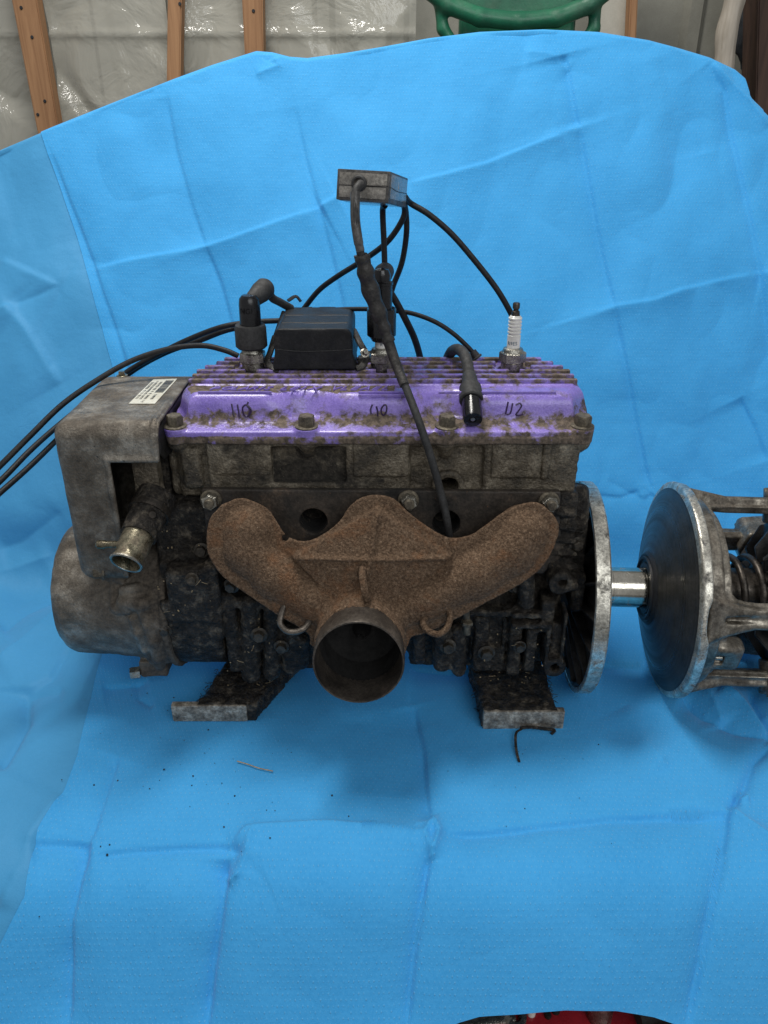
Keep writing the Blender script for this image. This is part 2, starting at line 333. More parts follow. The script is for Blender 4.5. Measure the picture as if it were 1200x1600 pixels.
def frame(axis, up=(0, 0, 1)):
    a = Vector(axis).normalized(); u = Vector(up)
    if abs(a.dot(u)) > 0.97: u = Vector((0, 1, 0))
    s = a.cross(u).normalized(); return a, s, s.cross(a).normalized()
class MB:
    def __init__(s): s.v = []; s.f = []
    def add(s, v, f):
        n = len(s.v); s.v += [tuple(x) for x in v]; s.f += [tuple(i + n for i in q) for q in f]; return s
    def out(s): return (s.v, s.f)
    def lathe(s, prof, o, axis, seg=32, rot=0.0, wob=0.0):
        """prof = [(along, radius)]"""
        a, sd, up = frame(axis); o = Vector(o); v = []; f = []
        for (h, r) in prof:
            for k in range(seg):
                an = rot + 2 * math.pi * k / seg
                rr = r * (1 + wob * math.sin(3 * an + h * 300))
                v.append(o + a * h + (sd * math.cos(an) + up * math.sin(an)) * rr)
        for i in range(len(prof) - 1):
            for k in range(seg):
                k2 = (k + 1) % seg
                f.append((i * seg + k, i * seg + k2, (i + 1) * seg + k2, (i + 1) * seg + k))
        return s.add(v, f)
    def box(s, c, size, axes=None, bev=0.0):
        bm = bmesh.new(); bmesh.ops.create_cube(bm, size=1)
        for v in bm.verts: v.co = Vector((v.co.x * size[0], v.co.y * size[1], v.co.z * size[2]))
        if bev: bmesh.ops.bevel(bm, geom=bm.edges[:] , offset=bev, segments=2, affect='EDGES', profile=0.6)
        X, Y, Z = axes if axes else (Vector((1, 0, 0)), Vector((0, 1, 0)), Vector((0, 0, 1)))
        c = Vector(c); bm.verts.index_update()
        v = [c + X * p.co.x + Y * p.co.y + Z * p.co.z for p in bm.verts]
        f = [tuple(q.index for q in fc.verts) for fc in bm.faces]; bm.free()
        return s.add(v, f)
    def tube(s, pts, r, seg=12, sub=8, caps=True, flat=1.0):
        P = catmull([Vector(p) for p in pts], sub) if sub > 1 else [Vector(p) for p in pts]
        n = len(P); v = []; f = []
        T = [(P[min(i + 1, n - 1)] - P[max(i - 1, 0)]).normalized() for i in range(n)]
        a, sd, up = frame(T[0])
        for i in range(n):
            sd = (sd - T[i] * sd.dot(T[i])).normalized(); up = sd.cross(T[i]).normalized()
            rr = r(i / (n - 1)) if callable(r) else r
            for k in range(seg):
                an = 2 * math.pi * k / seg
                v.append(P[i] + sd * math.cos(an) * rr + up * math.sin(an) * rr * flat)
        for i in range(n - 1):
            for k in range(seg):
                k2 = (k + 1) % seg; f.append((i * seg + k, (i + 1) * seg + k, (i + 1) * seg + k2, i * seg + k2))
        if caps: f.append(tuple(range(seg))); f.append(tuple(reversed([(n - 1) * seg + k for k in range(seg)])))
        return s.add(v, f)
    def prism(s, poly, dvec, bev=0):
        """poly: 3D points, extruded by dvec"""
        n = len(poly); d = Vector(dvec); v = [Vector(p) for p in poly] + [Vector(p) + d for p in poly]
        f = [tuple(range(n)), tuple(reversed(range(n, 2 * n)))]
        for k in range(n): f.append((k, n + k, n + (k + 1) % n, (k + 1) % n))
        bm = bmesh.new(); bv = [bm.verts.new(x) for x in v]
        for q in f: bm.faces.new([bv[i] for i in q])
        bmesh.ops.recalc_face_normals(bm, faces=bm.faces[:])
        if bev: bmesh.ops.bevel(bm, geom=bm.edges[:], offset=bev, segments=2, affect='EDGES')
        bm.verts.index_update()
        r = s.add([x.co.copy() for x in bm.verts], [tuple(q.index for q in fc.verts) for fc in bm.faces]); bm.free(); return r
    def hexbolt(s, o, axis, r, h, wr=0, wh=0.002, rot=0.3):
        if wr: s.lathe([(0, 0), (0, wr), (wh * 0.6, wr), (wh, wr * 0.9), (wh, 0)], o, axis, 24)
        a = Vector(axis).normalized()
        s.lathe([(wh, 0), (wh, r), (h * 0.86, r), (h, r * 0.88), (h, 0)], o, axis, 6, rot); return s
def catmull(P, sub):
    if len(P) < 3: return P
    Q = [P[0] * 2 - P[1]] + P + [P[-1] * 2 - P[-2]]; out = []
    for i in range(1, len(Q) - 2):
        p0, p1, p2, p3 = Q[i - 1], Q[i], Q[i + 1], Q[i + 2]
        for k in range(sub):
            t = k / sub
            out.append(0.5 * ((2 * p1) + (p2 - p0) * t + (2 * p0 - 5 * p1 + 4 * p2 - p3) * t * t + (3 * p1 - p0 - 3 * p2 + p3) * t ** 3))
    out.append(P[-1]); return out

# signed-distance modelling ------------------------------------------
def sdf_mesh(fn, lo, hi, res, rough=None):
    n = [int(math.ceil((hi[k] - lo[k]) / res)) + 1 for k in range(3)]
    ax = [(lo[k] + res * np.arange(n[k])).astype(np.float32) for k in range(3)]
    X, Y, Z = np.meshgrid(*ax, indexing='ij')
    S = fn(X, Y, Z).astype(np.float32)
    if rough:
        near = np.abs(S) < rough[0] * 2.5 + 2 * res
        S[near] += rough[0] * fbm(X[near], Y[near], Z[near], rough[1], rough[2])
    S[0], S[-1] = 1, 1; S[:, 0], S[:, -1] = 1, 1; S[:, :, 0], S[:, :, -1] = 1, 1
    ins = S < 0
    c = np.zeros(tuple(k - 1 for k in n), np.int8)
    for i in (0, 1):
        for j in (0, 1):
            for k in (0, 1): c += ins[i:n[0] - 1 + i, j:n[1] - 1 + j, k:n[2] - 1 + k]
    act = (c > 0) & (c < 8); I, J, K = np.nonzero(act); m = len(I)
    idx = -np.ones(act.shape, np.int32); idx[I, J, K] = np.arange(m)
    acc = np.zeros((m, 3)); cnt = np.zeros(m)
    corners = [(i, j, k) for i in (0, 1) for j in (0, 1) for k in (0, 1)]
    for a in corners:
        for b in corners:
            if sum(abs(p - q) for p, q in zip(a, b)) != 1 or a > b: continue
            sa = S[I + a[0], J + a[1], K + a[2]]; sb = S[I + b[0], J + b[1], K + b[2]]
            x = (sa < 0) != (sb < 0); tt = np.where(x, sa / np.where(x, sa - sb, 1), 0)
            for d in range(3): acc[:, d] += np.where(x, a[d] + tt * (b[d] - a[d]), 0)
            cnt += x
    vt = (np.stack([I, J, K], 1) + acc / cnt[:, None]) * res + np.array(lo)
    F = []
    for d in range(3):
        s0 = [slice(1, n[k] - 1) for k in range(3)]; s1 = list(s0)
        s0[d] = slice(0, n[d] - 1); s1[d] = slice(1, n[d])
        A = ins[tuple(s0)]; B = ins[tuple(s1)]; xs = np.nonzero(A != B)
        p = [xs[k] + (0 if k == d else 1) for k in range(3)]
        u, w = (d + 1) % 3, (d + 2) % 3
        def cell(du, dw):
            q = list(p); q[u] = q[u] - du; q[w] = q[w] - dw; return idx[q[0], q[1], q[2]]
        quad = np.stack([cell(1, 1), cell(0, 1), cell(0, 0), cell(1, 0)], 1)
        fl = B[xs]; quad[fl] = quad[fl][:, ::-1]
        F.append(quad)
    F = np.concatenate(F); F = F[(F >= 0).all(1)]
    return vt, F
def sbox(X, Y, Z, c, h, r=0.0):
    qx = np.abs(X - c[0]) - h[0] + r; qy = np.abs(Y - c[1]) - h[1] + r; qz = np.abs(Z - c[2]) - h[2] + r
    return np.sqrt(np.maximum(qx, 0) ** 2 + np.maximum(qy, 0) ** 2 + np.maximum(qz, 0) ** 2) + np.minimum(np.maximum(qx, np.maximum(qy, qz)), 0) - r
def bx2(X, Y, Z, x0, x1, y0, y1, z0, z1, r=0.002):
    return sbox(X, Y, Z, ((x0 + x1) / 2, (y0 + y1) / 2, (z0 + z1) / 2), (abs(x1 - x0) / 2, abs(y1 - y0) / 2, abs(z1 - z0) / 2), r)
def scap(X, Y, Z, a, b, ra, rb=None):
    rb = ra if rb is None else rb; a = np.array(a, float); b = np.array(b, float); d = b - a
    t = np.clip(((X - a[0]) * d[0] + (Y - a[1]) * d[1] + (Z - a[2]) * d[2]) / d.dot(d), 0, 1)
    return np.sqrt((X - a[0] - t * d[0]) ** 2 + (Y - a[1] - t * d[1]) ** 2 + (Z - a[2] - t * d[2]) ** 2) - (ra + (rb - ra) * t)
def scyl(X, Y, Z, a, b, r, e=0.001):
    a = np.array(a, float); b = np.array(b, float); d = b - a; L = np.linalg.norm(d); d = d / L
    t = (X - a[0]) * d[0] + (Y - a[1]) * d[1] + (Z - a[2]) * d[2]
    q = np.sqrt(np.maximum((X - a[0]) ** 2 + (Y - a[1]) ** 2 + (Z - a[2]) ** 2 - t * t, 0)) - r + e
    w = np.abs(t - L / 2) - L / 2 + e
    return np.minimum(np.maximum(q, w), 0) + np.sqrt(np.maximum(q, 0) ** 2 + np.maximum(w, 0) ** 2) - e
def smin(a, b, k):
    h = np.clip(0.5 + 0.5 * (b - a) / k, 0, 1); return b + (a - b) * h - k * h * (1 - h)
def smax(a, b, k): return -smin(-a, -b, k)
def spoly(U, W, poly):
    """2-D signed distance to a polygon"""
    d = np.full(U.shape, 1e9, np.float32); s = np.ones(U.shape, np.float32); n = len(poly)
    for i in range(n):
        ax, ay = poly[i]; bx, by = poly[i - 1]
        ex, ey = bx - ax, by - ay; wx, wy = U - ax, W - ay
        t = np.clip((wx * ex + wy * ey) / (ex * ex + ey * ey), 0, 1)
        d = np.minimum(d, (wx - ex * t) ** 2 + (wy - ey * t) ** 2)
        c1 = W >= ay; c2 = W < by; c3 = ex * wy > ey * wx
        s = np.where((c1 & c2 & c3) | (~c1 & ~c2 & ~c3), -s, s)
    return s * np.sqrt(d)
def text_mesh(txt, size, depth, o, X, Z, shear=0.0, align='LEFT'):
    """letters as a mesh; X = writing direction, Z = letter up"""
    cu = bpy.data.curves.new('t', 'FONT'); cu.body = txt; cu.size = size; cu.extrude = depth; cu.shear = shear
    cu.align_x = align; cu.resolution_u = 2
    ob = bpy.data.objects.new('t', cu); COL.objects.link(ob)
    bpy.context.view_layer.update()
    me = bpy.data.meshes.new_from_object(ob.evaluated_get(bpy.context.evaluated_depsgraph_get()))
    X = Vector(X).normalized(); Z = Vector(Z).normalized(); N = X.cross(Z); o = Vector(o)
    v = [o + X * p.co.x + Z * p.co.y + N * p.co.z for p in me.vertices]
    f = [tuple(p.vertices) for p in me.polygons]
    bpy.data.objects.remove(ob); bpy.data.meshes.remove(me); bpy.data.curves.remove(cu)
    return v, f

# ==================================================================== setting
single('floor', None, None, (MB().box((0, 0, -0.78), (7, 7, 0.04)).out()), MAT['concrete'], (0, 0, -0.76), kind='structure', smooth=False)

# corrugated steel wall of the garage
WY = 1.50
def corrugated():
    xs = []; x = -2.2
    while x < 2.4:
        xs += [(x, 0.0), (x + 0.115, 0.0), (x + 0.13, -0.018), (x + 0.16, -0.018), (x + 0.175, 0.0)]
        x += 0.19
    v = []; f = []
    for (x, d) in xs: v += [(x, WY + 0.06 + d, -0.76), (x, WY + 0.06 + d, 2.2)]
    for k in range(len(xs) - 1): f.append((2 * k, 2 * k + 2, 2 * k + 3, 2 * k + 1))
    return v, f
single('wall', None, None, corrugated(), MAT['steelwall'], (0, WY + 0.06, -0.76), kind='structure', sharp=20)

def leaning_stud(name, label, cat, a0, a1, b0, b1, Y, depth, mat, group=None, knots=()):
    """board between pixel rows a (top) and b (bottom), front face at depth Y"""
    P = [at(a0[0], a0[1], Y), at(a1[0], a1[1], Y), at(b1[0], b1[1], Y), at(b0[0], b0[1], Y)]
    up = (P[0] - P[3]); up2 = (P[1] - P[2])
    k0 = 1.3; k1 = 0.45 / max(0.05, np.linalg.norm(up))
    T0 = P[0] + up * k0; T1 = P[1] + up2 * k0; B0 = P[3] - up * k1; B1 = P[2] - up2 * k1
    o = thing(name, label, cat, tuple((B0 + B1) / 2), group)
    part('board', MB().prism([T0, T1, B1, B0], (0, depth, 0), 0.003).out(), mat, o)
    for (kx, ky) in knots:
        part('nail_head', MB().lathe([(0, 0), (0, 0.004), (0.0015, 0.003), (0.0015, 0)], at(kx, ky, Y - 0.0015), (0, -1, 0), 10).out(), MAT['dark'], o)
    return o
leaning_stud('wall_stud', 'wide pine stud at the far left, running down behind the left end of the drape', 'stud',
             (14, -20), (54, -20), (58, 205), (92, 205), 1.40, 0.04, MAT['wood'], 'pine studs on the garage wall', [(50, 58), (70, 158), (59, 179), (33, 12)])
leaning_stud('wall_stud', 'narrow pine stud between two sheets of clear plastic, middle one of three', 'stud',
             (262, -20), (284, -20), (260, 145), (281, 145), 1.40, 0.04, MAT['wood'], 'pine studs on the garage wall', [(281, 6)])
leaning_stud('wall_stud', 'reddish pine stud with a dark left edge, ending at the bump in the drape', 'stud',
             (377, -20), (410, -20), (384, 120), (412, 120), 1.40, 0.05, MAT['wood'], 'pine studs on the garage wall', [(396, 17)])
leaning_stud('wall_stud', 'thin brown stud right of the off-white board', 'stud',
             (986, -20), (998, -20), (981, 90), (993, 90), 1.30, 0.04, MAT['wood'], 'pine studs on the garage wall')
leaning_stud('board', 'off-white board standing behind the green plastic sledge', 'board',
             (925, -20), (985, -20), (922, 90), (980, 90), 1.34, 0.02, MAT['board'])
leaning_stud('post', 'dark brown post at the far right edge of the wall', 'post',
             (1186, -20), (1240, -20), (1180, 210), (1230, 210), 1.30, 0.09, MAT['darkwood'])
# dark clutter hanging behind the pole
def clutter(X, Y, Z):
    d = 1e3
    for (px, py, r) in ((1185, 20, .055), (1215, 70, .05), (1200, -20, .07), (1168, 50, .035), (1190, 100, .03), (1235, 30, .06)):
        p = at(px, py, 1.42); d = smin(d, np.sqrt((X - p[0]) ** 2 + ((Y - 1.42) * 1.6) ** 2 + ((Z - p[2]) * 0.7) ** 2) - r, 0.04)
    return d
p = at(1195, 40, 1.42)
single('tarp', 'dark crumpled tarp hanging on the wall behind the pale pole', 'tarp',
       sdf_mesh(clutter, (p[0] - .22, 1.34, p[2] - .25), (p[0] + .25, 1.50, p[2] + .25), 0.008, (0.014, 22, 3)), MAT['dark'], tuple(p - np.array([0, 0, .2])))
# pale pole
a = at(1156, -60, 1.22); b_ = at(1122, 150, 1.22)
pts = [a + (b_ - a) * t + np.array([0.004 * math.sin(9 * t), 0, 0]) for t in (-1.2, -.6, 0, .25, .5, .75, 1, 1.6, 2.6)]
single('pole', 'pale peeled wooden pole leaning against the wall on the right', 'pole',
       MB().tube(pts, lambda t: 0.0225 * (1 + 0.05 * math.sin(40 * t)), 16, 6).out(), MAT['oldwood'], tuple(pts[-1]))

# clear plastic sheeting
def film(x0, x1, z0, z1, seed):
    nx = int((x1 - x0) / 0.006); nz = int((z1 - z0) / 0.008)
    xs = np.linspace(x0, x1, nx); zs = np.linspace(z0, z1, nz); X, Z = np.meshgrid(xs, zs, indexing='ij')
    s = seed * 11.3
    w = fbm(X + s, Z * 0.5, X * 0 + s, 3.0, 2)
    rid = 1 - np.abs(fbm(X + 0.6 * Z + s, Z * 0.35 - X * .3, X * 0 + s, 4, 2))
    y = 1.468 + 0.020 * w + 0.022 * np.maximum(rid - 0.72, 0) / .28 - 0.012 * np.exp(-np.abs(Z - at(0, 52, 1.45)[2]) / 0.007)  # last term: sharp horizontal crease standing in for a girt's shadow line
    v = np.stack([X, y, Z], -1).reshape(-1, 3); g = np.arange(nx * nz).reshape(nx, nz)
    f = np.stack([g[:-1, :-1], g[1:, :-1], g[1:, 1:], g[:-1, 1:]], -1).reshape(-1, 4)
    return v, f
for (x0, x1, lab) in ((-1.35, at(40, 60, 1.45)[0], 'crinkled clear plastic sheet left of the widest stud'),
                      (at(70, 60, 1.45)[0], at(262, 60, 1.45)[0], 'crinkled clear plastic sheet between the wide left stud and the narrow one'),
                      (at(282, 60, 1.45)[0], at(385, 60, 1.45)[0], 'clear plastic sheet in the gap between narrow stud and reddish stud'),
                      (at(408, 60, 1.45)[0], at(650, 60, 1.45)[0], 'clear plastic sheet right of the reddish stud, beside the green sledge')):
    single('plastic_sheet', lab, 'plastic sheet', film(x0, x1, 0.1, 1.5, x0 * 3 + 9), MAT['film'], (x0, 1.468, 0.1), group='clear plastic sheets over the wall', sharp=0)

# green moulded sledge
GY = 1.12
def gp(px, py, dy=0): return at(px, py, GY + dy)
def green(X, Y, Z):
    def path(pts, r, k=0.006, dy=0):
        d = 1e3
        for i in range(len(pts) - 1): d = smin(d, scap(X, Y, Z, gp(*pts[i], dy), gp(*pts[i + 1], dy), r), k)
        return d
    d = path([(640, -60), (665, -20), (700, 8), (750, 27), (810, 34), (870, 28), (920, 8), (955, -20), (975, -60)], 0.0175, dy=-.02)
    d = smin(d, path([(688, 12), (692, 45), (712, 75), (760, 95), (860, 95), (905, 75), (928, 45), (930, 15)], 0.0125, dy=-.01), 0.008)
    d = smin(d, path([(812, 35), (812, 95)], 0.016, dy=0.0), 0.02)
    c = gp(810, 0, 0.035)
    d = smin(d, sbox(X, Y, Z, (c[0], c[1], c[2] - .03), (0.125, 0.016, 0.10), 0.014), 0.015)
    return d
c = gp(810, 20)
single('sledge', 'green moulded plastic sledge with a rounded rim standing above the drape', 'sledge',
       sdf_mesh(green, (c[0] - .22, GY - .07, c[2] - .16), (c[0] + .22, GY + .08, c[2] + .11), 0.004), MAT['green'], tuple(c - np.array([0, 0, .14])), sharp=0)

# ==================================================================== drape
_ctrl = np.array([(-0.53, -0.33), (-0.272, -0.010), (-0.25, -0.004), (0.10, -0.004), (0.335, -0.004), (0.80, 0.90), (0.86, 1.02)])  # front end steepened so the foreground cloth darkens, standing in for a cast shadow
def _prof():
    P = []
    for i in range(len(_ctrl) - 1):
        n = int(np.linalg.norm(_ctrl[i + 1] - _ctrl[i]) / 0.002) + 1
        P.append(_ctrl[i] + (_ctrl[i + 1] - _ctrl[i]) * np.linspace(0, 1, n, endpoint=False)[:, None])
    P = np.concatenate(P + [_ctrl[-1:]])
    k = 41; pad = np.concatenate([np.repeat(P[:1], k, 0), P, np.repeat(P[-1:], k, 0)])
    ker = np.hanning(2 * k + 1); ker /= ker.sum()
    Q = np.stack([np.convolve(pad[:, d], ker, 'valid') for d in range(2)], 1)
    Q = Q[k // 2: len(Q) - k // 2]
    s = np.concatenate([[0], np.cumsum(np.linalg.norm(np.diff(Q, axis=0), axis=1))])
    return s, Q
PS, PQ = _prof()
P_EL = np.arctan2(H_CAM - PQ[:, 1], D_CAM + PQ[:, 0])
P_PY = 800 + F_PX * np.tan(P_EL - PITCH)
def pix2xv(px, py):
    v = np.interp(-py, -P_PY, PS)
    Y = np.interp(v, PS, PQ[:, 0]); z = np.interp(v, PS, PQ[:, 1])
    dep = (D_CAM + Y) * math.cos(PITCH) + (H_CAM - z) * math.sin(PITCH)
    return (px - 600) / F_PX * dep, v
def poly_xv(pl): return np.array([pix2xv(*q) for q in pl])
TOP = poly_xv([(-320, 420), (-120, 300), (0, 240), (80, 206), (180, 166), (270, 131), (330, 109), (400, 87), (425, 89), (452, 96), (480, 98),
               (540, 90), (600, 80), (670, 67), (750, 57), (850, 53), (935, 57), (1015, 70), (1060, 82), (1110, 97), (1150, 116), (1166, 130), (1172, 158), (1200, 187), (1300, 330), (1420, 520)])
BOT = poly_xv([(-900, 1980), (560, 1980), (630, 1625), (700, 1599), (745, 1586), (810, 1581), (880, 1574), (960, 1575), (1020, 1586), (1062, 1601), (1110, 1640), (1200, 1980), (2100, 1980)])
# creases: photo polylines, height (mm, + towards viewer), width px, kind
CR = [
 ([(262, 150), (275, 230), (300, 320), (322, 383)], -3.0, 8, 't'), ([(322, 383), (345, 440), (364, 510), (380, 560)], -4.2, 8, 't'),
 ([(148, 418), (200, 406), (260, 396), (322, 383), (360, 372), (430, 348), (500, 324)], 4.0, 10, 'h'), ([(500, 324), (530, 308)], 4, 9, 'h'),
 ([(462, 165), (480, 250), (500, 324), (518, 390), (536, 470), (545, 520)], -3.6, 9, 't'),
 ([(640, 288), (690, 276), (760, 255), (850, 218), (880, 208)], 3.4, 10, 'h'),
 ([(884, 85), (890, 110), (900, 170), (908, 197)], -5, 9, 't'), ([(908, 197), (935, 350), (962, 478)], -5.0, 9, 't'), ([(962, 478), (985, 590), (1005, 690), (1022, 770)], -5.5, 9, 't'),
 ([(850, 512), (962, 478), (1020, 470), (1060, 455), (1120, 440), (1186, 428)], 3.0, 9, 'h'), ([(1186, 428), (1240, 440)], 4, 8, 'h'),
 ([(1105, 100), (1134, 140), (1152, 250), (1168, 340), (1184, 428), (1200, 530), (1210, 620)], -5, 9, 't'),
 ([(1112, 100), (1160, 152), (1200, 200)], 5, 9, 'r'),
 ([(1030, 90), (1050, 150), (1090, 200), (1100, 240)], -3, 22, 'r'), ([(890, 110), (860, 85), (820, 80)], 3, 12, 'r'), ([(430, 92), (436, 105), (400, 118)], 4, 8, 'r'),
 ([(1160, 620), (1182, 665), (1200, 720)], -4, 9, 't'),
 ([(82, 240), (110, 318), (146, 412), (170, 480), (205, 585), (215, 620)], -4.0, 8, 't'),
 ([(0, 402), (50, 425), (98, 448)], 4, 16, 'h'), ([(98, 446), (60, 462), (20, 476)], -4, 10, 'r'), ([(15, 474), (50, 520), (98, 600)], 5, 10, 't'), ([(-30, 500), (18, 478)], 5, 9, 'r'),
 ([(0, 860), (40, 845), (100, 800)], -5, 20, 'r'), ([(-20, 905), (30, 890), (85, 868)], 7, 24, 'r'), ([(0, 985), (40, 955), (95, 925)], -9, 18, 'r'), ([(-10, 1035), (40, 1000), (100, 950)], 8, 22, 'r'),
 ([(45, 1068), (46, 1125), (22, 1168), (0, 1205)], -7, 8, 't'), ([(-30, 1070), (0, 1070), (45, 1072), (78, 1058), (92, 1035), (110, 1010)], -4, 8, 'h'), ([(45, 1076), (100, 1075)], -3, 7, 'h'),
 ([(95, 1240), (50, 1305), (20, 1370), (0, 1420)], 5, 12, 'r'), ([(-60, 1470), (0, 1405), (48, 1310)], -5, 14, 'r'),
 ([(160, 1075), (200, 1070), (232, 1062)], -2.5, 6, 'h'), ([(214, 1062), (216, 1090), (240, 1105)], -2.5, 6, 'r'),
 ([(186, 1185), (168, 1240), (142, 1314)], -3, 8, 't'), ([(142, 1314), (126, 1370), (112, 1440), (110, 1520), (108, 1610)], -4.5, 9, 't'),
 ([(48, 1316), (95, 1313), (142, 1314)], -4, 8, 'h'), ([(148, 1334), (200, 1326), (280, 1319), (345, 1317), (362, 1322), (380, 1331)], -3.8, 8, 'h'),
 ([(362, 1318), (385, 1298), (440, 1294), (520, 1291), (600, 1296), (670, 1303)], 4, 9, 'h'),
 ([(395, 1302), (382, 1345), (370, 1370)], 3, 7, 'r'), ([(356, 1337), (354, 1378), (345, 1450), (334, 1520), (324, 1620)], -6.5, 8, 't'), ([(354, 1378), (372, 1365)], 4, 6, 'r'),
 ([(648, 1100), (664, 1170), (668, 1230), (674, 1285)], -4.5, 10, 't'), ([(674, 1285), (664, 1305), (672, 1330), (676, 1345)], 5, 6, 'r'), ([(674, 1275), (686, 1302), (676, 1335)], 5, 6, 'r'),
 ([(674, 1330), (662, 1410), (650, 1490), (638, 1610)], -5, 8, 't'),
 ([(684, 1302), (760, 1298), (850, 1287), (950, 1276), (1050, 1270), (1140, 1266)], -4, 9, 'h'),
 ([(1140, 1266), (1138, 1300), (1122, 1380), (1100, 1490), (1074, 1610)], -4.5, 9, 't'), ([(1140, 1266), (1170, 1290), (1210, 1320)], 6, 10, 'r'), ([(1140, 1266), (1160, 1235), (1178, 1192), (1205, 1165)], -6, 9, 'r'), ([(1155, 1252), (1170, 1248)], 5, 6, 'r'),
 ([(1065, 1088), (1100, 1118), (1150, 1140), (1215, 1152)], -7, 12, 'r'), ([(1125, 1075), (1160, 1100), (1205, 1152)], 8, 10, 'r'), ([(1168, 1080), (1190, 1120), (1215, 1150)], -9, 9, 'r'), ([(1090, 1060), (1112, 1095), (1130, 1130)], 6, 12, 'r'),
 ([(930, 1038), (975, 1036), (1010, 1040)], -3, 7, 'h'), ([(640, 1040), (700, 1046), (760, 1040)], -4, 8, 'h'), ([(980, 1100), (1010, 1160), (1040, 1200)], 4, 24, 'r'),
 ([(930, 772), (970, 776), (1000, 765)], -3, 8, 'h'), ([(950, 750), (1010, 782), (1022, 770)], -3, 10, 'r'),
]
CR = [(np.array(p, float), a * 1.4e-3, w, k) for p, a, w, k in CR]
def drape_pos(x, v, lift=0.0):
    """x, v arrays -> points on the draped sheet"""
    vt = np.interp(x, TOP[:, 0], TOP[:, 1])
    R = 0.011
    vc = np.minimum(v, vt)
    Y = np.interp(vc, PS, PQ[:, 0]); Z = np.interp(vc, PS, PQ[:, 1])
    Y2 = np.interp(vc + .002, PS, PQ[:, 0]); Z2 = np.interp(vc + .002, PS, PQ[:, 1])
    ty, tz = Y2 - Y, Z2 - Z; L = np.sqrt(ty * ty + tz * tz) + 1e-9; ty /= L; tz /= L
    ny, nz = -tz, ty                      # towards viewer / up
    ex = np.maximum(v - vt, 0); an = np.minimum(ex / R, math.pi); dn = np.maximum(ex - math.pi * R, 0)
    Y = Y + ty * (R * np.sin(an) - dn) - ny * R * (1 - np.cos(an))
    Z = Z + tz * (R * np.sin(an) - dn) - nz * R * (1 - np.cos(an))
    front = (an <= 0.3)
    P = np.stack([x, Y, Z], -1); px, py = project(P)
    back = np.clip((v - np.interp(0.30, PQ[:, 0], PS)) / 0.2, 0, 1)      # 0 on the bench, 1 on the back
    hang = np.clip((-0.20 - np.interp(vc, PS, PQ[:, 0])) / 0.1, 0, 1)
    side = np.clip((np.abs(x) - 0.36) / 0.1, 0, 1)
    d = fbm(x, v, x * 0, 3.2, 3) * (0.0012 + 0.008 * back + 0.004 * hang + 0.005 * side * (1 - back))
    d += fbm(x + 3, v * 0.6, x * 0 + 2, 9, 3) * (0.0008 + 0.0018 * back + 0.0012 * hang + 0.002 * side)
    d += (np.abs(vnoise(x * 6 + v * 1.5, v * 6 - x * 2, x * 0 + 4)) * .004 + np.abs(vnoise(x * 13 - v * 3, v * 11 + x * 4, x * 0 + 9)) * .003) * (.12 + .75 * back + .5 * hang + .6 * side)
    # broad hollows seen in the photo
    for (cx, cy, rx, ry, aa) in ((1060, 230, 45, 70, -.010), (250, 235, 60, 40, -.006), (50, 800, 90, 40, .012), (40, 925, 70, 26, -.012),
                                 (1010, 1130, 50, 40, -.008), (1080, 1010, 70, 60, -.006), (370, 250, 60, 120, .006), (780, 150, 120, 60, .006), (150, 1180, 40, 80, .004)):
        d += aa * np.exp(-((px - cx) / rx) ** 2 - ((py - cy) / ry) ** 2)
    sh = np.interp(px, TOP_PX[:, 0], TOP_PX[:, 1])
    for (pl, amp, w, kind) in CR:
        if pl[:, 1].mean() > 1000: amp = amp * 1.25
        mg = (26 if kind != 'r' else 9) * w; lo = pl.min(0) - mg; hi = pl.max(0) + mg
        M = (px > lo[0]) & (px < hi[0]) & (py > lo[1]) & (py < hi[1])
        if not M.any(): continue
        qx, qy = px[M], py[M]; best = np.full(qx.shape, 1e9); sg = np.zeros(qx.shape); tt = np.zeros(qx.shape)
        n = len(pl) - 1
        for i in range(n):
            a, b = pl[i], pl[i + 1]; e = b - a; L2 = e.dot(e)
            t = ((qx - a[0]) * e[0] + (qy - a[1]) * e[1]) / L2; tc = np.clip(t, 0, 1)
            dx = qx - a[0] - tc * e[0]; dy = qy - a[1] - tc * e[1]; dd = np.sqrt(dx * dx + dy * dy)
            up = dd < best; best = np.where(up, dd, best); sg = np.where(up, np.sign(e[0] * dy - e[1] * dx), sg); tt = np.where(up, (i + tc) / n, tt)
        env = np.clip(1.15 - (2 * np.abs(tt - 0.5)) ** 6, 0.15, 1)
        wob = 1 + 0.12 * vnoise(qx * 0.02, qy * 0.02, qx * 0)
        core = np.exp(-best / (w * 0.36))
        if kind == 'r': disp = amp * np.exp(-best / (1.2 * w))
        else: disp = amp * (0.50 * np.exp(-np.sqrt(best ** 2 + 4) / (1.6 * w)) + 0.75 * np.exp(-best / (6 * w)) + 0.42 * np.tanh(sg * best / 2.4) * np.exp(-best / (5 * w)))
        add = np.zeros(px.shape); add[M] = disp * env * wob; d += add
    d = d * front + lift * np.where(v <= vt, 1, 1)
    s = np.cos(an); c = np.sin(an)
    P[..., 1] += (ny * s + ty * c) * d; P[..., 2] += (nz * s + tz * c) * d
    return P
TOP_PX = np.array([(0, 240), (1200, 187)], float)
def grid_faces(n, m):
    g = np.arange(n * m, dtype=np.int32).reshape(n, m)
    return np.stack([g[:-1, :-1], g[1:, :-1], g[1:, 1:], g[:-1, 1:]], -1).reshape(-1, 4)
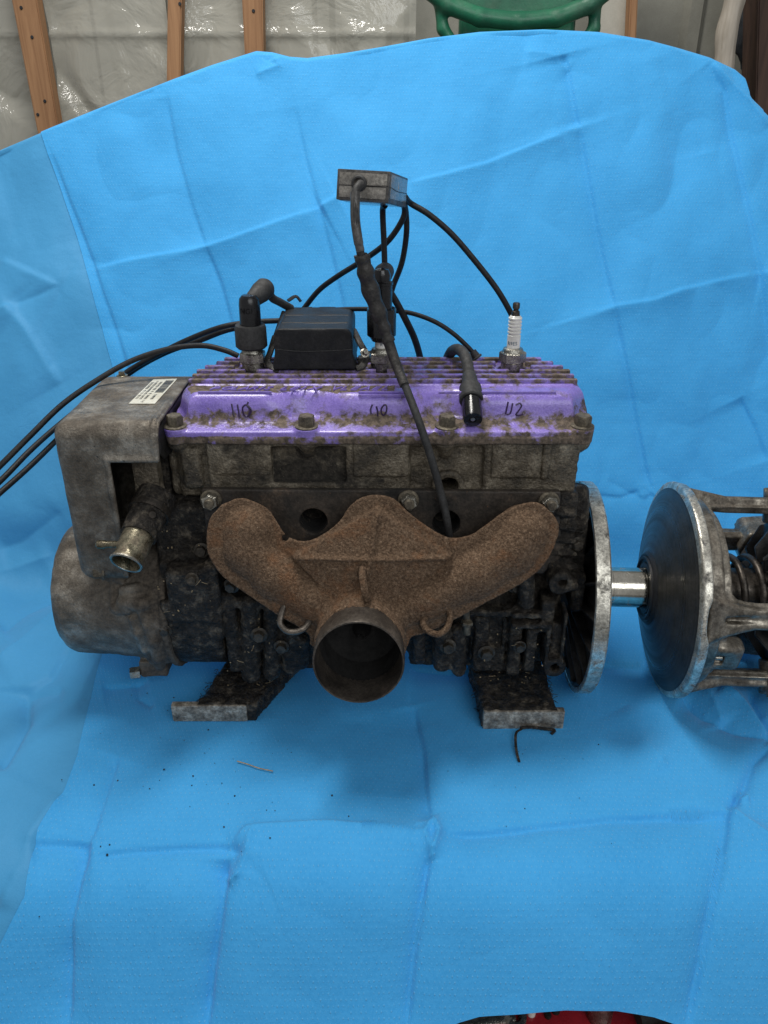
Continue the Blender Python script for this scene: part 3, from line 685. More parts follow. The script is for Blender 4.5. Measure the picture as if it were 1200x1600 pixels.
def drape_mesh(xfun, n, m, lift, x_lo, x_hi):
    U, T = np.meshgrid(np.linspace(0, 1, n), np.linspace(0, 1, m), indexing='ij')
    x = x_lo + (x_hi - x_lo) * U
    for it in range(2):
        v0 = np.interp(x, BOT[:, 0], BOT[:, 1]); v1 = np.interp(x, TOP[:, 0], TOP[:, 1]) + 0.14
        v = v0 + (v1 - v0) * T
        if xfun is None: break
        xb = xfun(v); x = xb + (x_hi - xb) * U
    if xfun is None:          # the backing lies loose below the stitched-on panel
        lift = lift - 0.006 * np.clip((x - np.interp(v, EDGE[:, 1], EDGE[:, 0]) - 0.008) / 0.02, 0, 1)
    P = drape_pos(x, v, lift)
    return P.reshape(-1, 3), grid_faces(n, m), np.stack([x.ravel(), v.ravel()], 1)
EDGE = poly_xv([(0, 1480), (40, 1400), (52, 1330), (60, 1300), (100, 1236), (122, 1180), (150, 1060), (166, 1010), (190, 900), (200, 800), (204, 700), (190, 625), (172, 560), (140, 440), (110, 345), (75, 240), (60, 190), (50, 150)])
EDGE = np.concatenate([[[EDGE[0, 0] - .08, -0.2]], EDGE, [[EDGE[-1, 0] - 0.02, 2.5]]])
dr = thing('drape', 'bright blue cloth drape spread under and behind the engine, creased from folding', 'drape', (0, 0.2, 0.0))
v, f, uv = drape_mesh(None, 480, 560, 0.0, -0.98, 0.95)
part('backing_sheet', (v, f), MAT['drape'], dr, label='smoother paler blue backing film showing at the left', uv=uv, sharp=0)
v, f, uv = drape_mesh(lambda v: np.interp(v, EDGE[:, 1], EDGE[:, 0]), 640, 860, 0.0016, -0.5, 0.95)
part('cloth_panel', (v, f), MAT['panel'], dr, label='textured brighter blue cloth panel', uv=uv, sharp=0)

def ground(px, py):
    """point on the drape seen at a pixel"""
    x, v = pix2xv(px, py); return drape_pos(np.array([x]), np.array([v]), 0.0022)[0]

# grit fallen on the drape
def grit():
    mb = MB(); r = random.Random(5)
    spots = [(257, 1205, 1.9), (184, 1220, 1.4), (147, 1227, 1.5), (302, 1215, 1.6), (234, 1234, 1.2), (166, 1332, 1.9), (171, 1319, 1.4), (350, 1293, 1.5), (367, 1246, 1.5), (519, 1246, 1.8),
             (545, 1280, 1.2), (423, 1318, 1.4), (347, 1226, 1.1), (300, 1229, 1.2), (326, 1144, 1.7), (268, 1110, 1.2), (272, 1093, 1.5), (262, 1113, 1.0), (288, 1160, 1), (157, 1322, 1.2), (320, 1180, 1),
             (205, 1085, 1), (230, 1083, 1.3), (935, 1166, 1.2), (820, 1264, 1), (700, 1205, .9), (430, 1272, 1), (417, 1271, 1), (97, 1220, 1.1), (62, 1432, 1.0)]
    for k in range(45):
        q = r.random(); c = (320, 1150) if q < 0.6 else (800, 1175)
        spots.append((c[0] + r.gauss(0, 95), c[1] + abs(r.gauss(0, 70)) - 10, 0.35 + 0.45 * r.random()))
    for (px, py, s) in spots:
        p = ground(px, py); s *= 0.0008
        mb.lathe([(-s * .3, 0), (0, s), (s * .7, s * .6), (s, 0)], p, (r.uniform(-1, 1), r.uniform(-1, 1), 1.2), 5, r.random())
    return mb.out()
single('grit', 'black crumbs of greasy grit scattered on the drape before the mounts', 'grit', grit(), MAT['oil'], tuple(ground(320, 1180)), kind='stuff', smooth=False)
p = [ground(x, y) + np.array([0, 0, .002]) for x, y in ((371, 1194), (388, 1199), (405, 1205), (427, 1210))]
single('straw_stem', 'thin pale straw stem lying on the drape below the left mount', 'straw', MB().tube(p, 0.0007, 6, 5).out(), MAT['straw'], tuple(p[0]))

# ==================================================================== red tool tray below the drape
tr = thing('tool_tray', 'red painted metal tool tray peeking out under the lower edge of the drape', 'tray', (0.11, -0.32, -0.235))
def Tp(px, py, z):
    el = PITCH + math.atan((py - 800) / F_PX); h = (H_CAM - z) / math.tan(el)
    dep = h * math.cos(PITCH) + (H_CAM - z) * math.sin(PITCH); return Vector(((px - 600) / F_PX * dep, h - D_CAM, z))
part('tray_bottom', MB().box((0.10, -0.30, -0.222), (0.52, 0.34, 0.004), bev=0.001).out(), MAT['red'], tr)
for (c, s) in (((0.10, -0.472, -0.205), (0.528, 0.004, 0.038)), ((0.10, -0.128, -0.205), (0.528, 0.004, 0.038)), ((-0.162, -0.30, -0.205), (0.004, 0.34, 0.038)), ((0.362, -0.30, -0.205), (0.004, 0.34, 0.038))):
    part('tray_side', MB().box(c, s, bev=0.001).out(), MAT['red'], tr)
zt = -0.2195
p = Tp(936, 1588, zt)
single('socket', 'steel socket standing in the red tool tray', 'socket', MB().lathe([(0, 0.0), (0, 0.014), (0.022, 0.014), (0.026, 0.0125), (0.040, 0.0125), (0.040, 0.008), (0.03, 0.008), (0.03, 0)], p, (0, 0, 1), 28).out(), MAT['zinc'], tuple(p))
a, b_ = Tp(755, 1597, zt + .005), Tp(805, 1590, zt + .005)
w = single('spanner', 'worn steel spanner lying in the red tool tray at the left', 'spanner', MB().tube([a + (a - b_) * .8, a, b_], 0.0055, 10, 3, flat=0.5).lathe([(-.003, .007), (-.003, .013), (.003, .013), (.003, .007)], b_, (0, 0, 1), 24).out(), MAT['zinc'], tuple(a))
for k, (px, py, r, mt, lab) in enumerate(((815, 1592, .004, 'zinc', 'small bright nut beside the spanner in the red tray'), (830, 1584, .005, 'ceramic', 'white plastic cap in the red tray'),
                                          (856, 1588, .004, 'rubber', 'small black rubber bung in the red tray'), (868, 1580, .005, 'rubber', 'larger black rubber bung nearest the drape edge in the tray'))):
    p = Tp(px, py, zt)
    single(['nut', 'cap', 'rubber_bung', 'rubber_bung'][k], lab, ['nut', 'cap', 'bung', 'bung'][k],
           MB().lathe([(0, 0), (0, r), (r * .8, r), (r * 1.3, r * .8), (r * 1.4, r * .3), (r * 1.4, 0)], p, (0, 0, 1), 6 if k == 0 else 16).out(), MAT[mt], tuple(p))
p = Tp(1035, 1599, zt)
single('tool_roll', 'black rolled tool pouch in the right of the red tray', 'pouch', MB().tube([p + Vector((-.03, 0, .012)), p + Vector((0, .004, .013)), p + Vector((.05, -.004, .012))], 0.012, 16, 6).out(), MAT['boot'], tuple(p))

# ==================================================================== engine
eng = thing('snowmobile_engine', 'greasy three-cylinder engine with purple head cover and rusty exhaust manifold standing on the blue drape', 'engine', (0, 0.08, 0))
def pr(px0, py0, px1, py1, Y):
    a = at(px0, py0, Y); b = at(px1, py1, Y); c = at(px0, py1, Y); d = at(px1, py0, Y)
    return (a[0] + c[0]) / 2, (b[0] + d[0]) / 2, (c[2] + b[2]) / 2, (a[2] + d[2]) / 2     # x0 x1 z0 z1

BOLTX = [(-0.2385, 0.009), (-0.0885, 0.008), (0.0715, 0.008), (0.2265, 0.009)]
PLUGX = [-0.1635, -0.003, 0.1600]
PY = 0.125
ZT = 0.425
# ---- head cover
def cover(X, Y, Z):
    foot = spoly(X, Y, [(-.244, .056), (-.227, .0185), (.219, .0185), (.2415, .056), (.2415, .125), (.213, .182), (-.214, .182), (-.243, .125)])
    foot = foot + (Z - .396) * 0.28
    body = smax(foot, np.abs(Z - 0.395) - 0.030, 0.014)
    for bx, by in BOLTX[1:3]:
        sc = np.sqrt((X - bx) ** 2 + ((Y - by + .004) * 1.0) ** 2) - (0.026 + (Z - .39) * 0.45)
        body = smax(body, -sc, 0.016)
    fl = spoly(X, Y, [(-.2455, .006), (-.243, -.001), (.232, -.001), (.2375, .006), (.2375, .198), (-.2455, .198)]) - 0.001
    top = (Z - (.3895 + np.clip(Y, 0, .02) * 0.30))
    fl = smax(smax(fl, top, 0.003), .3748 - Z, 0.001)
    for bx, by in BOLTX:
        e = np.maximum(np.sqrt((X - bx) ** 2 + (Y - by + .001) ** 2) - (0.0105 + np.clip(Z - .3748, 0, .02) * 0.16), np.maximum(Z - .3925, .3748 - Z))
        fl = smin(fl, e, 0.004)
    # dirty step along the lower half of the flange
    fl = smin(fl, bx2(X, Y, Z, -.20, .222, -.0035, .01, .3748, .3835, .001), 0.001)
    d = smin(body, fl, 0.006)
    # lettering strip recess
    d = smax(d, -bx2(X, Y, Z, -.222, .012, .036, .055, ZT - .0009, .45, .0005), 0.001)
    d = smin(d, bx2(X, Y, Z, -.228, .224, .0575, .0605, .42, ZT + .002, .001), 0.001)
    for x in PLUGX:
        d = smax(d, -(np.maximum(np.sqrt((X - x) ** 2 + (Y - PY) ** 2) - .0172, .405 - Z)), 0.001)
    return d
v, f = sdf_mesh(cover, (-.253, -.012, .370), (.246, .204, .430), 0.00155)
x, y, z = v.T
near = np.min([np.hypot(x - a, y - b) for a, b in BOLTX], 0)
dirt = (0.028 + 0.13 * np.clip((y - .055) / .01, 0, 1) * (z > .41) + 0.085 * np.exp(-((z - .3955) / .005) ** 2) * (y > .004) + 0.055 * (z < .389)
        + 0.11 * (z < .3838) + 0.07 * np.exp(-(near / .018) ** 2) + 0.22 * ((y > .036) & (y < .0565) & (x < .012) & (z > .422))
        + 0.06 * np.clip((x + .05) / .1, 0, 1) * (z < .41) + 0.10 * np.exp(-((x + .165) / .04) ** 2 - ((z - .402) / .006) ** 2)
        + 0.13 * np.exp(-((x - .0) / .035) ** 2 - ((z - .400) / .008) ** 2) - 0.11 * np.exp(-((z - .412) / .006) ** 2 - ((y - .02) / .01) ** 2)
        - 0.08 * ((x < -.12) & (z > .416) & (y < .035)) - 0.10 * ((z < .391) & (z > .3842) & (x < -.09)))
cov = part('head_cover', (v, f), MAT['purple'], eng, sharp=0, attr=dirt)
# long cooling fins, cut round the plug wells
rows = [(.066, -.2315, .2290), (.0845, -.231, .2290), (.103, -.2295, .2280), (.1205, -.223, .223), (.138, -.212, .214), (.1555, -.205, .202)]
for k, (fy, x0, x1) in enumerate(rows):
    segs = [(x0, x1)]
    if abs(fy - PY) < .023:
        w = math.sqrt(.023 ** 2 - (fy - PY) ** 2); cuts = [x0] + sum([[c - w, c + w] for c in PLUGX], []) + [x1]
        segs = [(cuts[i], cuts[i + 1]) for i in range(0, len(cuts), 2)]
    mb = MB()
    for a, b in segs: mb.box(((a + b) / 2, fy, ZT + .0015), (b - a, .0080, .0080), bev=.0018)
    part('fin', mb.out(), MAT['purple_fin'] if 'purple_fin' in MAT else MAT['purple'], cov, attr=[0.145] * len(mb.v))
for (a, b, y) in ((310, 425, 619), (560, 640, 616), (685, 868, 617), (560, 645, 622)):
    p0 = at(a, y, .0325); p1 = at(b, y, .0325)
    part('raised_line', MB().box(((p0[0] + p1[0]) / 2, .0325 if y < 620 else .027, .4245 if y < 620 else .4228), (p1[0] - p0[0], .0022, .0032), bev=.0008).out(), MAT['purple'], cov, attr=[.02] * 96 if False else None)
# raised worn lettering on the cover
def slant_letters(txt, px, py, size):
    p = at(px, py, .041); p[2] = ZT - .0001
    return text_mesh(txt, size, .0009, p, (1, 0, 0), (0.0, 1, 0), shear=0.5)
LX = [(326, 'P'), (342, 'O'), (358, 'L'), (372, 'A'), (386, 'R'), (402, 'I'), (410, 'S'), (436, 'L'), (451, 'E'), (467, 'I'), (480, 'X'), (514, 'V'), (530, 'L'), (546, 'E'), (562, 'A'), (579, 'E'), (594, 'L')]
for px, ch in LX:
    v, f = slant_letters(ch, px, 611, .0165)
    part('raised_letter', (v, f), MAT['purple'], cov, smooth=False, attr=[-.06] * len(v))
# marker numbers written on the front wall
def marker(strokes):
    mb = MB()
    for st in strokes:
        pts = []
        for (px, py) in st:
            # walk the ray until it meets the cover
            for Y in np.arange(-0.005, .05, .0004):
                q = at(px, py, Y)
                if cover(*[np.array([c]) for c in q])[0] < 0.0003: break
            pts.append(q)
        mb.tube(pts, 0.0010, 6, 3)
    return mb.out()
part('marker_number', marker([[(362, 631), (364, 642), (366, 651)], [(371, 632), (373, 643), (374, 652)], [(384, 632), (379, 637), (380, 646), (384, 651), (389, 649), (393, 642), (390, 636), (384, 632)], [(388, 628), (386, 634), (390, 640), (388, 651)]]), MAT['ink'], cov, label='110 in thick dark marker at the left')
part('marker_number', marker([[(582, 632), (579, 640), (580, 647)], [(588, 635), (590, 643), (590, 650)], [(601, 632), (596, 638), (596, 646), (600, 649), (604, 642), (604, 634), (601, 632)]]), MAT['ink'], cov, label='110 in marker at the middle')
part('marker_number', marker([[(794, 628), (792, 637), (790, 647)], [(801, 630), (799, 640), (797, 646), (792, 648)], [(806, 633), (812, 630), (815, 634), (811, 641), (806, 648), (812, 649), (817, 647)]]), MAT['ink'], cov, label='112 in marker at the right')
# cover bolts
for bx, by in BOLTX:
    part('cover_bolt', MB().hexbolt((bx, by, .3925), (0.02, -.02, 1), .0098, .0135, .0135, .0022, rng.rand() * 3).out(), MAT['boltdirty'], cov)

# ---- cylinder head
def head(X, Y, Z):
    d = bx2(X, Y, Z, -.205, .226, .0035, .19, .300, .3748, .003)
    d = np.minimum(d, bx2(X, Y, Z, -.243, -.19, .014, .18, .300, .3748, .006))
    for a in ((332, 424, 697, 744, .0025), (552, 640, 697, 746, .0005), (768, 846, 697, 748, .0005), (848, 860, 697, 749, -.0005)):
        x0, x1, z0, z1 = pr(a[0], a[2], a[1], a[3], 0.0); d = np.minimum(d, bx2(X, Y, Z, x0, x1, a[4], .02, z0, .3746, .0014))
    x0, x1, z0, z1 = pr(424, 700, 541, 757, 0); d = smax(d, -bx2(X, Y, Z, x0, x1, -.02, .0165, z0, z1, .002), .002)
    x0, x1, z0, z1 = pr(641, 700, 756, 768, 0); d = smax(d, -bx2(X, Y, Z, x0, x1, -.02, .013, z0, z1, .004), .004)
    for k, (bx, by) in enumerate(BOLTX):
        zz = .3580 if k in (1, 2) else .3625
        d = smin(d, scap(X, Y, Z, (bx, by + .004, .372), (bx, by + .007, zz + .004), .0125, .0095), .004)
    h = at(700, 756, 0.012)
    d = smin(d, scyl(X, Y, Z, (h[0], .004, h[2]), (h[0], .03, h[2]), .0195), .003)
    d = np.maximum(d, -scyl(X, Y, Z, (h[0], -.01, h[2]), (h[0], .05, h[2]), .0115))
    d = smin(d, scyl(X, Y, Z, (.2075, .024, .296), (.2075, .024, .373), .0205), .004)
    d = smin(d, bx2(X, Y, Z, -.237, -.213, .006, .03, .314, .366, .006), .004)
    d = smin(d, bx2(X, Y, Z, -.256, -.225, .022, .16, .296, .368, .008), .008)
    return d
v, f = sdf_mesh(head, (-.262, -.014, .290), (.24, .198, .380), 0.0019, (0.0007, 150, 3))
x, y, z = v.T
a0 = at(424, 720, 0)[0]; a1 = at(541, 720, 0)[0]
dirt = 0.13 * ((x > a0) & (x < a1) & (y > .006) & (y < .02)) - 0.10 * (x > .09) + 0.10 * np.exp(-((z - .326) / .008) ** 2) * (x < .0) - 0.09 * np.exp(-((x - .05) / .02) ** 2)
part('cylinder_head', (v, f), MAT['cast'], eng, sharp=0, attr=dirt)

# ---- cylinder block and crankcase, thick with oily dirt
PORTS = [at(490, 813, -.005), at(697, 816, -.005)]
def pb(X, Y, Z, px0, py0, px1, py1, Yf, dep, r=.003):
    x0, x1, z0, z1 = pr(px0, py0, px1, py1, Yf); return bx2(X, Y, Z, x0, x1, Yf, Yf + dep, z0, z1, r)
def pc(X, Y, Z, a, b, Ya, Yb, r0, r1=None): return scap(X, Y, Z, at(*a, Ya), at(*b, Yb), r0, r1)
CY, CZ = .070, .139
def crank(X, Y, Z):
    d = bx2(X, Y, Z, -.212, .208, .004, .165, .14, .306, .006)
    for x0, x1 in ((-.212, -.085), (-.075, .06), (.07, .208)):
        d = smin(d, bx2(X, Y, Z, x0, x1, .0, .16, .19, .30, .012), .006)
    d = smin(d, bx2(X, Y, Z, -.205, .190, .012, .15, .070, .17, .01), .01)
    d = smin(d, scyl(X, Y, Z, (-.272, CY, CZ), (-.205, CY, CZ), .101, .006), .01)
    d = smin(d, scyl(X, Y, Z, (-.21, CY, CZ), (.225, CY, CZ), .075, .01), .01)
    # left: shelf and starter boss
    d = smin(d, pb(X, Y, Z, 246, 893, 330, 975, -.034, .08, .006), .004)
    d = smin(d, pb(X, Y, Z, 240, 790, 340, 895, -.002, .08, .01), .01)
    d = smin(d, bx2(X, Y, Z, -.252, -.205, .02, .15, .19, .30, .01), .01)  # added filler block, makes the gap beside the head read dark
    d = smin(d, pb(X, Y, Z, 322, 885, 345, 1000, -.030, .08, .004), .006)
    d = smin(d, pb(X, Y, Z, 352, 930, 372, 1052, -.022, .05, .005), .006)
    for (px, r, y0, y1) in ((392, .0125, 940, 1052), (425, .011, 950, 1050), (455, .012, 985, 1040), (472, .009, 1000, 1035), (655, .008, 985, 1028), (690, .012, 990, 1035), (716, .010, 985, 1045)):
        d = smin(d, pc(X, Y, Z, (px, y0), (px, y1), -.016, -.010, r), .006)
    d = smin(d, pb(X, Y, Z, 345, 938, 470, 952, -.022, .05), .004)
    d = smin(d, pb(X, Y, Z, 455, 990, 560, 1045, .02, .05), .008)
    d = smin(d, pb(X, Y, Z, 640, 985, 760, 1040, .012, .06), .008)
    # right: ribs, boxes, bosses
    d = smin(d, pc(X, Y, Z, (822, 895), (822, 940), -.020, -.018, .0105), .004)
    d = smin(d, pb(X, Y, Z, 730, 955, 800, 965, -.024, .06, .002), .003)
    d = smin(d, pb(X, Y, Z, 740, 965, 790, 1050, -.012, .05, .004), .006)
    d = smin(d, pb(X, Y, Z, 796, 948, 816, 1056, -.020, .05, .003), .005)
    d = smin(d, pb(X, Y, Z, 800, 960, 862, 968, -.032, .06, .002), .003)
    d = smin(d, pb(X, Y, Z, 800, 976, 856, 984, -.034, .06, .002), .003)
    d = smin(d, pb(X, Y, Z, 822, 984, 838, 1050, -.028, .05, .003), .004)
    d = smin(d, pb(X, Y, Z, 846, 940, 866, 990, -.030, .05, .003), .004)
    d = np.minimum(d, pb(X, Y, Z, 735, 950, 866, 1035, .0, .06, .004))
    # bracket with eye at the lower right
    d = smin(d, pb(X, Y, Z, 853, 976, 860, 1040, -.036, .03, .0015), .002)
    d = smin(d, pb(X, Y, Z, 878, 960, 884, 1040, -.036, .03, .0015), .002)
    d = smin(d, pb(X, Y, Z, 860, 975, 880, 1040, -.026, .03, .0015), .002)
    e = at(867, 1043, -.034); d = smin(d, scyl(X, Y, Z, (e[0], -.036, e[2]), (e[0], -.008, e[2]), .0145), .003)
    d = np.maximum(d, -scyl(X, Y, Z, (e[0], -.05, e[2]), (e[0], -.01, e[2]), .0058))
    # upper boss with hole
    e = at(877, 911, -.030); d = smin(d, scyl(X, Y, Z, (e[0], -.032, e[2]), (e[0], .02, e[2]), .0150), .003)
    d = smin(d, pb(X, Y, Z, 862, 912, 905, 926, -.030, .05, .003), .003)
    # right cylinder side, thick gunk ribs
    d = smin(d, pb(X, Y, Z, 866, 770, 898, 905, -.006, .1, .006), .008)
    d = smin(d, pc(X, Y, Z, (905, 770), (903, 900), .02, .02, .012), .008)
    for py in (800, 822, 842, 862, 882): d = smin(d, pc(X, Y, Z, (862, py), (896, py + 3), -.007, -.006, .0045), .003)
    d = smin(d, pb(X, Y, Z, 895, 900, 920, 960, -.01, .06, .008), .008)
    d = np.maximum(d, -scyl(X, Y, Z, (e[0] + .002, -.06, e[2]), (e[0] + .002, -.018, e[2]), .0055))
    for p in PORTS: d = np.maximum(d, -scyl(X, Y, Z, (p[0], -.05, p[2]), (p[0], .03, p[2]), .0165))
    # pockets
    for (a, b, c2, e2, Yf) in ((232, 905, 250, 960, -.03), (770, 992, 792, 1040, -.02), (716, 905, 740, 950, -.01), (262, 905, 318, 965, -.0400)):
        if Yf > -.035: d = smax(d, -pb(X, Y, Z, a, b, c2, e2, Yf - .03, .045), .004)
    return d
v, f = sdf_mesh(crank, (-.315, -.062, .020), (.250, .172, .315), 0.0020, (0.0009, 120, 4))
blk = part('crankcase', (v, f), MAT['oil'], eng, sharp=0)
e = at(745, 962, -.028)
part('stud_bolt', MB().lathe([(0, 0), (0, .0045), (.035, .0045), (.035, 0)], at(730, 990, -.03), at(728, 950, -.03) - at(730, 990, -.03), 12).hexbolt(at(729, 977, -.034), (0.1, 0, 1), .0075, .006).out(), MAT['boltdirty'], blk)
part('coolant_port_flange', MB().lathe([(0, 0), (0, .017), (.012, .017), (.014, .0155), (.014, 0)], at(240, 762, .008), (-.4, -.9, 0), 28).box(at(232, 745, .005), (.03, .02, .05), bev=.004).out(), MAT['cast'], blk)
for (px, py, Y, r, ax) in ((405, 992, -.030, .0075, (0, -1, .1)), (362, 915, -.026, .007, (-.2, -1, 0)), (760, 905, -.010, .008, (0, -1, .2)), (806, 915, -.006, .0075, (.1, -1, .1)), (300, 905, -.036, .006, (0, -1, .2)),
                           (440, 1010, -.028, .007, (0, -1, 0)), (700, 1010, -.026, .0075, (0, -1, .1)), (760, 1020, -.016, .008, (0, -1, 0)), (900, 850, -.004, .007, (.3, -1, 0)), (258, 985, -.030, .006, (0, -1, 0)), (812, 1010, -.026, .006, (0, -1, 0)), (315, 860, -.006, .007, (0, -1, .2))):
    part('case_bolt', MB().hexbolt(at(px, py, Y), ax, r, r * 1.1, r * 1.4, .0015, px).out(), MAT['oilybolt'], blk)
r_ = random.Random(3)
def chaff(n, boxes, L, seed):
    r = random.Random(seed); mb = MB()
    for k in range(n):
        (px0, py0, px1, py1, Y) = r.choice(boxes); p = Vector(at(r.uniform(px0, px1), r.uniform(py0, py1), Y))
        d = Vector((r.uniform(-1, 1), r.uniform(-.4, .1), r.uniform(-.7, .7))).normalized() * L * r.uniform(.3, 1.2)
        w = r.random(); d = d * (1.0 if w < .25 else .22); mb.tube([p, p + d * .5 + Vector((0, -.0005, r.uniform(-.0006, .0006))), p + d], (.00025 if w < .25 else .0006) * r.uniform(.7, 1.5), 4, 2)
    return mb.out()
part('chaff', chaff(45, [(250, 810, 330, 890, -.008), (345, 960, 470, 1040, -.03), (245, 900, 330, 970, -.037), (740, 980, 850, 1040, -.034)], .008, 4), MAT['straw'], blk, kind='stuff')

# ---- exhaust flange plate
def plate(X, Y, Z):
    P = [at(px, py, -.004) for px, py in ((318, 764), (874, 768), (872, 800), (876, 866), (840, 900), (700, 872), (500, 872), (350, 890), (326, 850))]
    d = np.maximum(spoly(X, Z, [(p[0], p[2]) for p in P]) - .001, np.abs(Y + .0035) - .0042)
    for p in PORTS: d = np.maximum(d, -(np.sqrt((X - p[0]) ** 2 + (Z - p[2]) ** 2) - .0168))
    return d
man = part('exhaust_flange_plate', sdf_mesh(plate, (-.225, -.011, .205), (.225, .004, .325), 0.0013), MAT['plate'], eng, sharp=30)
for p in PORTS:
    part('exhaust_port', MB().lathe([(.0, .0172), (.045, .0172), (.045, .0160), (.0, .0160), (0, .0172)], (p[0], -.004, p[2]), (0, 1, 0), 28).lathe([(.043, 0), (.043, .0165), (.045, .0165), (.045, 0)], (p[0], 0, p[2]), (0, 1, 0), 20).out(), MAT['soot'], man)
for (px, py) in ((330, 780), (638, 781), (857, 783)):
    p = at(px, py, -.008); ax = (0.04, -1, 0.12); rot = rng.rand() * 2
    n = part('flange_nut', MB().lathe([(0, 0), (0, .0125), (.003, .0125), (.005, .0105), (.005, 0)], p, ax, 28).out(), MAT['boltdirty'], man)
    part('nut', MB().lathe([(.004, 0), (.004, .0104), (.0125, .0104), (.0145, .0088), (.0145, 0)], p, ax, 6, rot).out(), MAT['zinc'], n)
    part('stud', MB().lathe([(.012, 0), (.012, .0058), (.019, .0058), (.020, .005), (.020, 0)], p, ax, 18).out(), MAT['boltdirty'], n)

# ---- rusty stamped manifold
def mY(py): return np.interp(py, [770, 830, 900, 960, 1010], [-.022, -.038, -.052, -.066, -.080])
def mp(px, py, off=0.0): return at(px, py, mY(py) + off)
O_ = mp(575, 860); Dn = mp(575, 960) - mp(575, 860); Dn /= np.linalg.norm(Dn); Dn[0] = 0; Dn /= np.linalg.norm(Dn)
Nn = np.cross([1, 0, 0], Dn); Nn = Nn if Nn[1] < 0 else -Nn
def uw(px, py):
    p = mp(px, py); return ((p - O_)[0], (p - O_).dot(Dn))
OUTL = [(350, 790), (332, 812), (327, 845), (332, 868), (352, 897), (395, 928), (436, 956), (470, 976), (487, 990), (500, 1010), (620, 1010), (640, 992), (664, 985), (700, 968), (760, 935), (810, 908), (845, 880), (864, 845), (868, 818), (850, 795), (828, 786), (790, 800), (760, 822), (735, 838), (700, 842), (665, 824), (634, 800), (614, 781), (590, 775), (566, 779), (547, 795), (533, 816), (505, 838), (475, 848), (446, 838), (430, 815), (415, 795), (380, 780)]
OUTL_UW = [uw(q.x, q.y) for q in catmull([Vector((a, b, 0)) for a, b in OUTL + OUTL[:1]], 3)[:-1]]
WEB = [uw(*q) for q in ((589, 790), (645, 828), (704, 866), (660, 905), (600, 950), (530, 950), (495, 905), (458, 866), (528, 826))]
def wobble(X, Y, Z): return 0
OUTC = at(560, 1036, -.142); OUTR = .0505
OA = np.array([0.02, 1.0, -0.14]); OA /= np.linalg.norm(OA)
def manifold(X, Y, Z):
    U = X - O_[0]; W = (Y - O_[1]) * Dn[1] + (Z - O_[2]) * Dn[2]; N = (Y - O_[1]) * Nn[1] + (Z - O_[2]) * Nn[2]
    def path(pts, k=.01):
        d = 1e3
        for i in range(len(pts) - 1):
            (a, ra, oa), (b, rb, ob) = pts[i], pts[i + 1]
            d = smin(d, scap(X, Y, Z, mp(*a, oa), mp(*b, ob), ra, rb), k)
        return d
    L = path([((390, 820), .0270, .03), ((390, 826), .0285, .008), ((389, 858), .0285, .006), ((432, 898), .0280, .006), ((492, 934), .027, .008), ((545, 962), .030, .010)])
    R = path([((820, 822), .0270, .03), ((816, 830), .0290, .010), ((802, 856), .0295, .008), ((742, 895), .0290, .006), ((670, 930), .0275, .008), ((590, 962), .030, .010)])
    C = path([((588, 820), .0240, .03), ((587, 828), .0225, .012), ((578, 862), .010, .014), ((565, 950), .022, .010)])
    d = smin(L, R, .012); d = smin(d, C, .014)
    # pyramid-faced web between the tubes
    q = spoly(U, W, WEB)
    hh = .0165 + np.clip(-q, 0, .05) * 0.16
    web = smax(q, np.abs(N + .002) - hh, .002)
    d = smin(d, web, .0035)
    # creases: one down, one across
    c1 = uw(590, 800); c2 = uw(574, 895); ex = (c2[0] - c1[0]); t = np.clip((W - c1[1]) / (c2[1] - c1[1]), 0, 1)
    seam = spoly(U, W, OUTL_UW) - .0006
    fl = smax(seam - .002, np.abs(N - .004) - .0021, .0015)
    fl = np.maximum(fl, 0) + np.minimum(fl, 0)
    d = smin(d, fl, .0035)
    line1 = np.maximum(np.abs(U - (c1[0] + ex * t)) - .0016, np.maximum(c1[1] - W, W - c2[1]))
    h1 = uw(466, 866); h2 = uw(694, 868)
    line2 = np.maximum(np.abs(W - (h1[1] + h2[1]) / 2) - .0014, np.maximum(h1[0] - U, U - h2[0]))
    g = np.minimum(line1, line2)
    d = d - 0.0042 * np.exp(-np.maximum(g, 0) / .0015) * (N > -.01)
    # neck that gathers into the outlet
    a = OUTC + OA * .050; b = OUTC + OA * .085
    d = smin(d, scap(X, Y, Z, tuple(b + np.array([0, 0, .016])), tuple(a), .044, .0535), .010)
    cut = scyl(X, Y, Z, tuple(OUTC - OA * .02), tuple(OUTC + OA * .082), .0492)
    d = smax(d, -cut, .002)
    face = (X - OUTC[0]) * OA[0] + (Y - OUTC[1]) * OA[1] + (Z - OUTC[2]) * OA[2] - .0165
    d = np.maximum(d, -face)
    d = np.maximum(d, Y + .0075)
    # torn edge and pit at the left of the web
    p = mp(446, 838); d = smax(d, -(np.sqrt((X - p[0]) ** 2 + (Z - p[2]) ** 2) - .0035 - .002 * vnoise(X * 400, Y * 400, Z * 400)), .002)
    return d
mf = part('exhaust_manifold', sdf_mesh(manifold, (-.225, -.150, .088), (.222, -.004, .335), 0.0017, (0.0002, 260, 2)), MAT['rust'], eng, sharp=0)
part('outlet_pipe', MB().lathe([(.040, .0500), (.024, .0508), (.012, .0512), (.0015, .0510), (0, .0505), (0.0, .0488), (.004, .0482), (.030, .0475), (.085, .046), (.0851, .0)], OUTC, OA, 64).out(), MAT['pipe'], mf, label='dark open pipe mouth', sharp=50)
part('pipe_lining', MB().lathe([(.004, .0484), (.040, .0474), (.080, .0440), (.081, .0)], OUTC, OA, 48).lathe([(.07, .0), (.06, .004), (.082, .012), (.0822, 0)], OUTC, OA, 20).out(), MAT['soot'], mf)
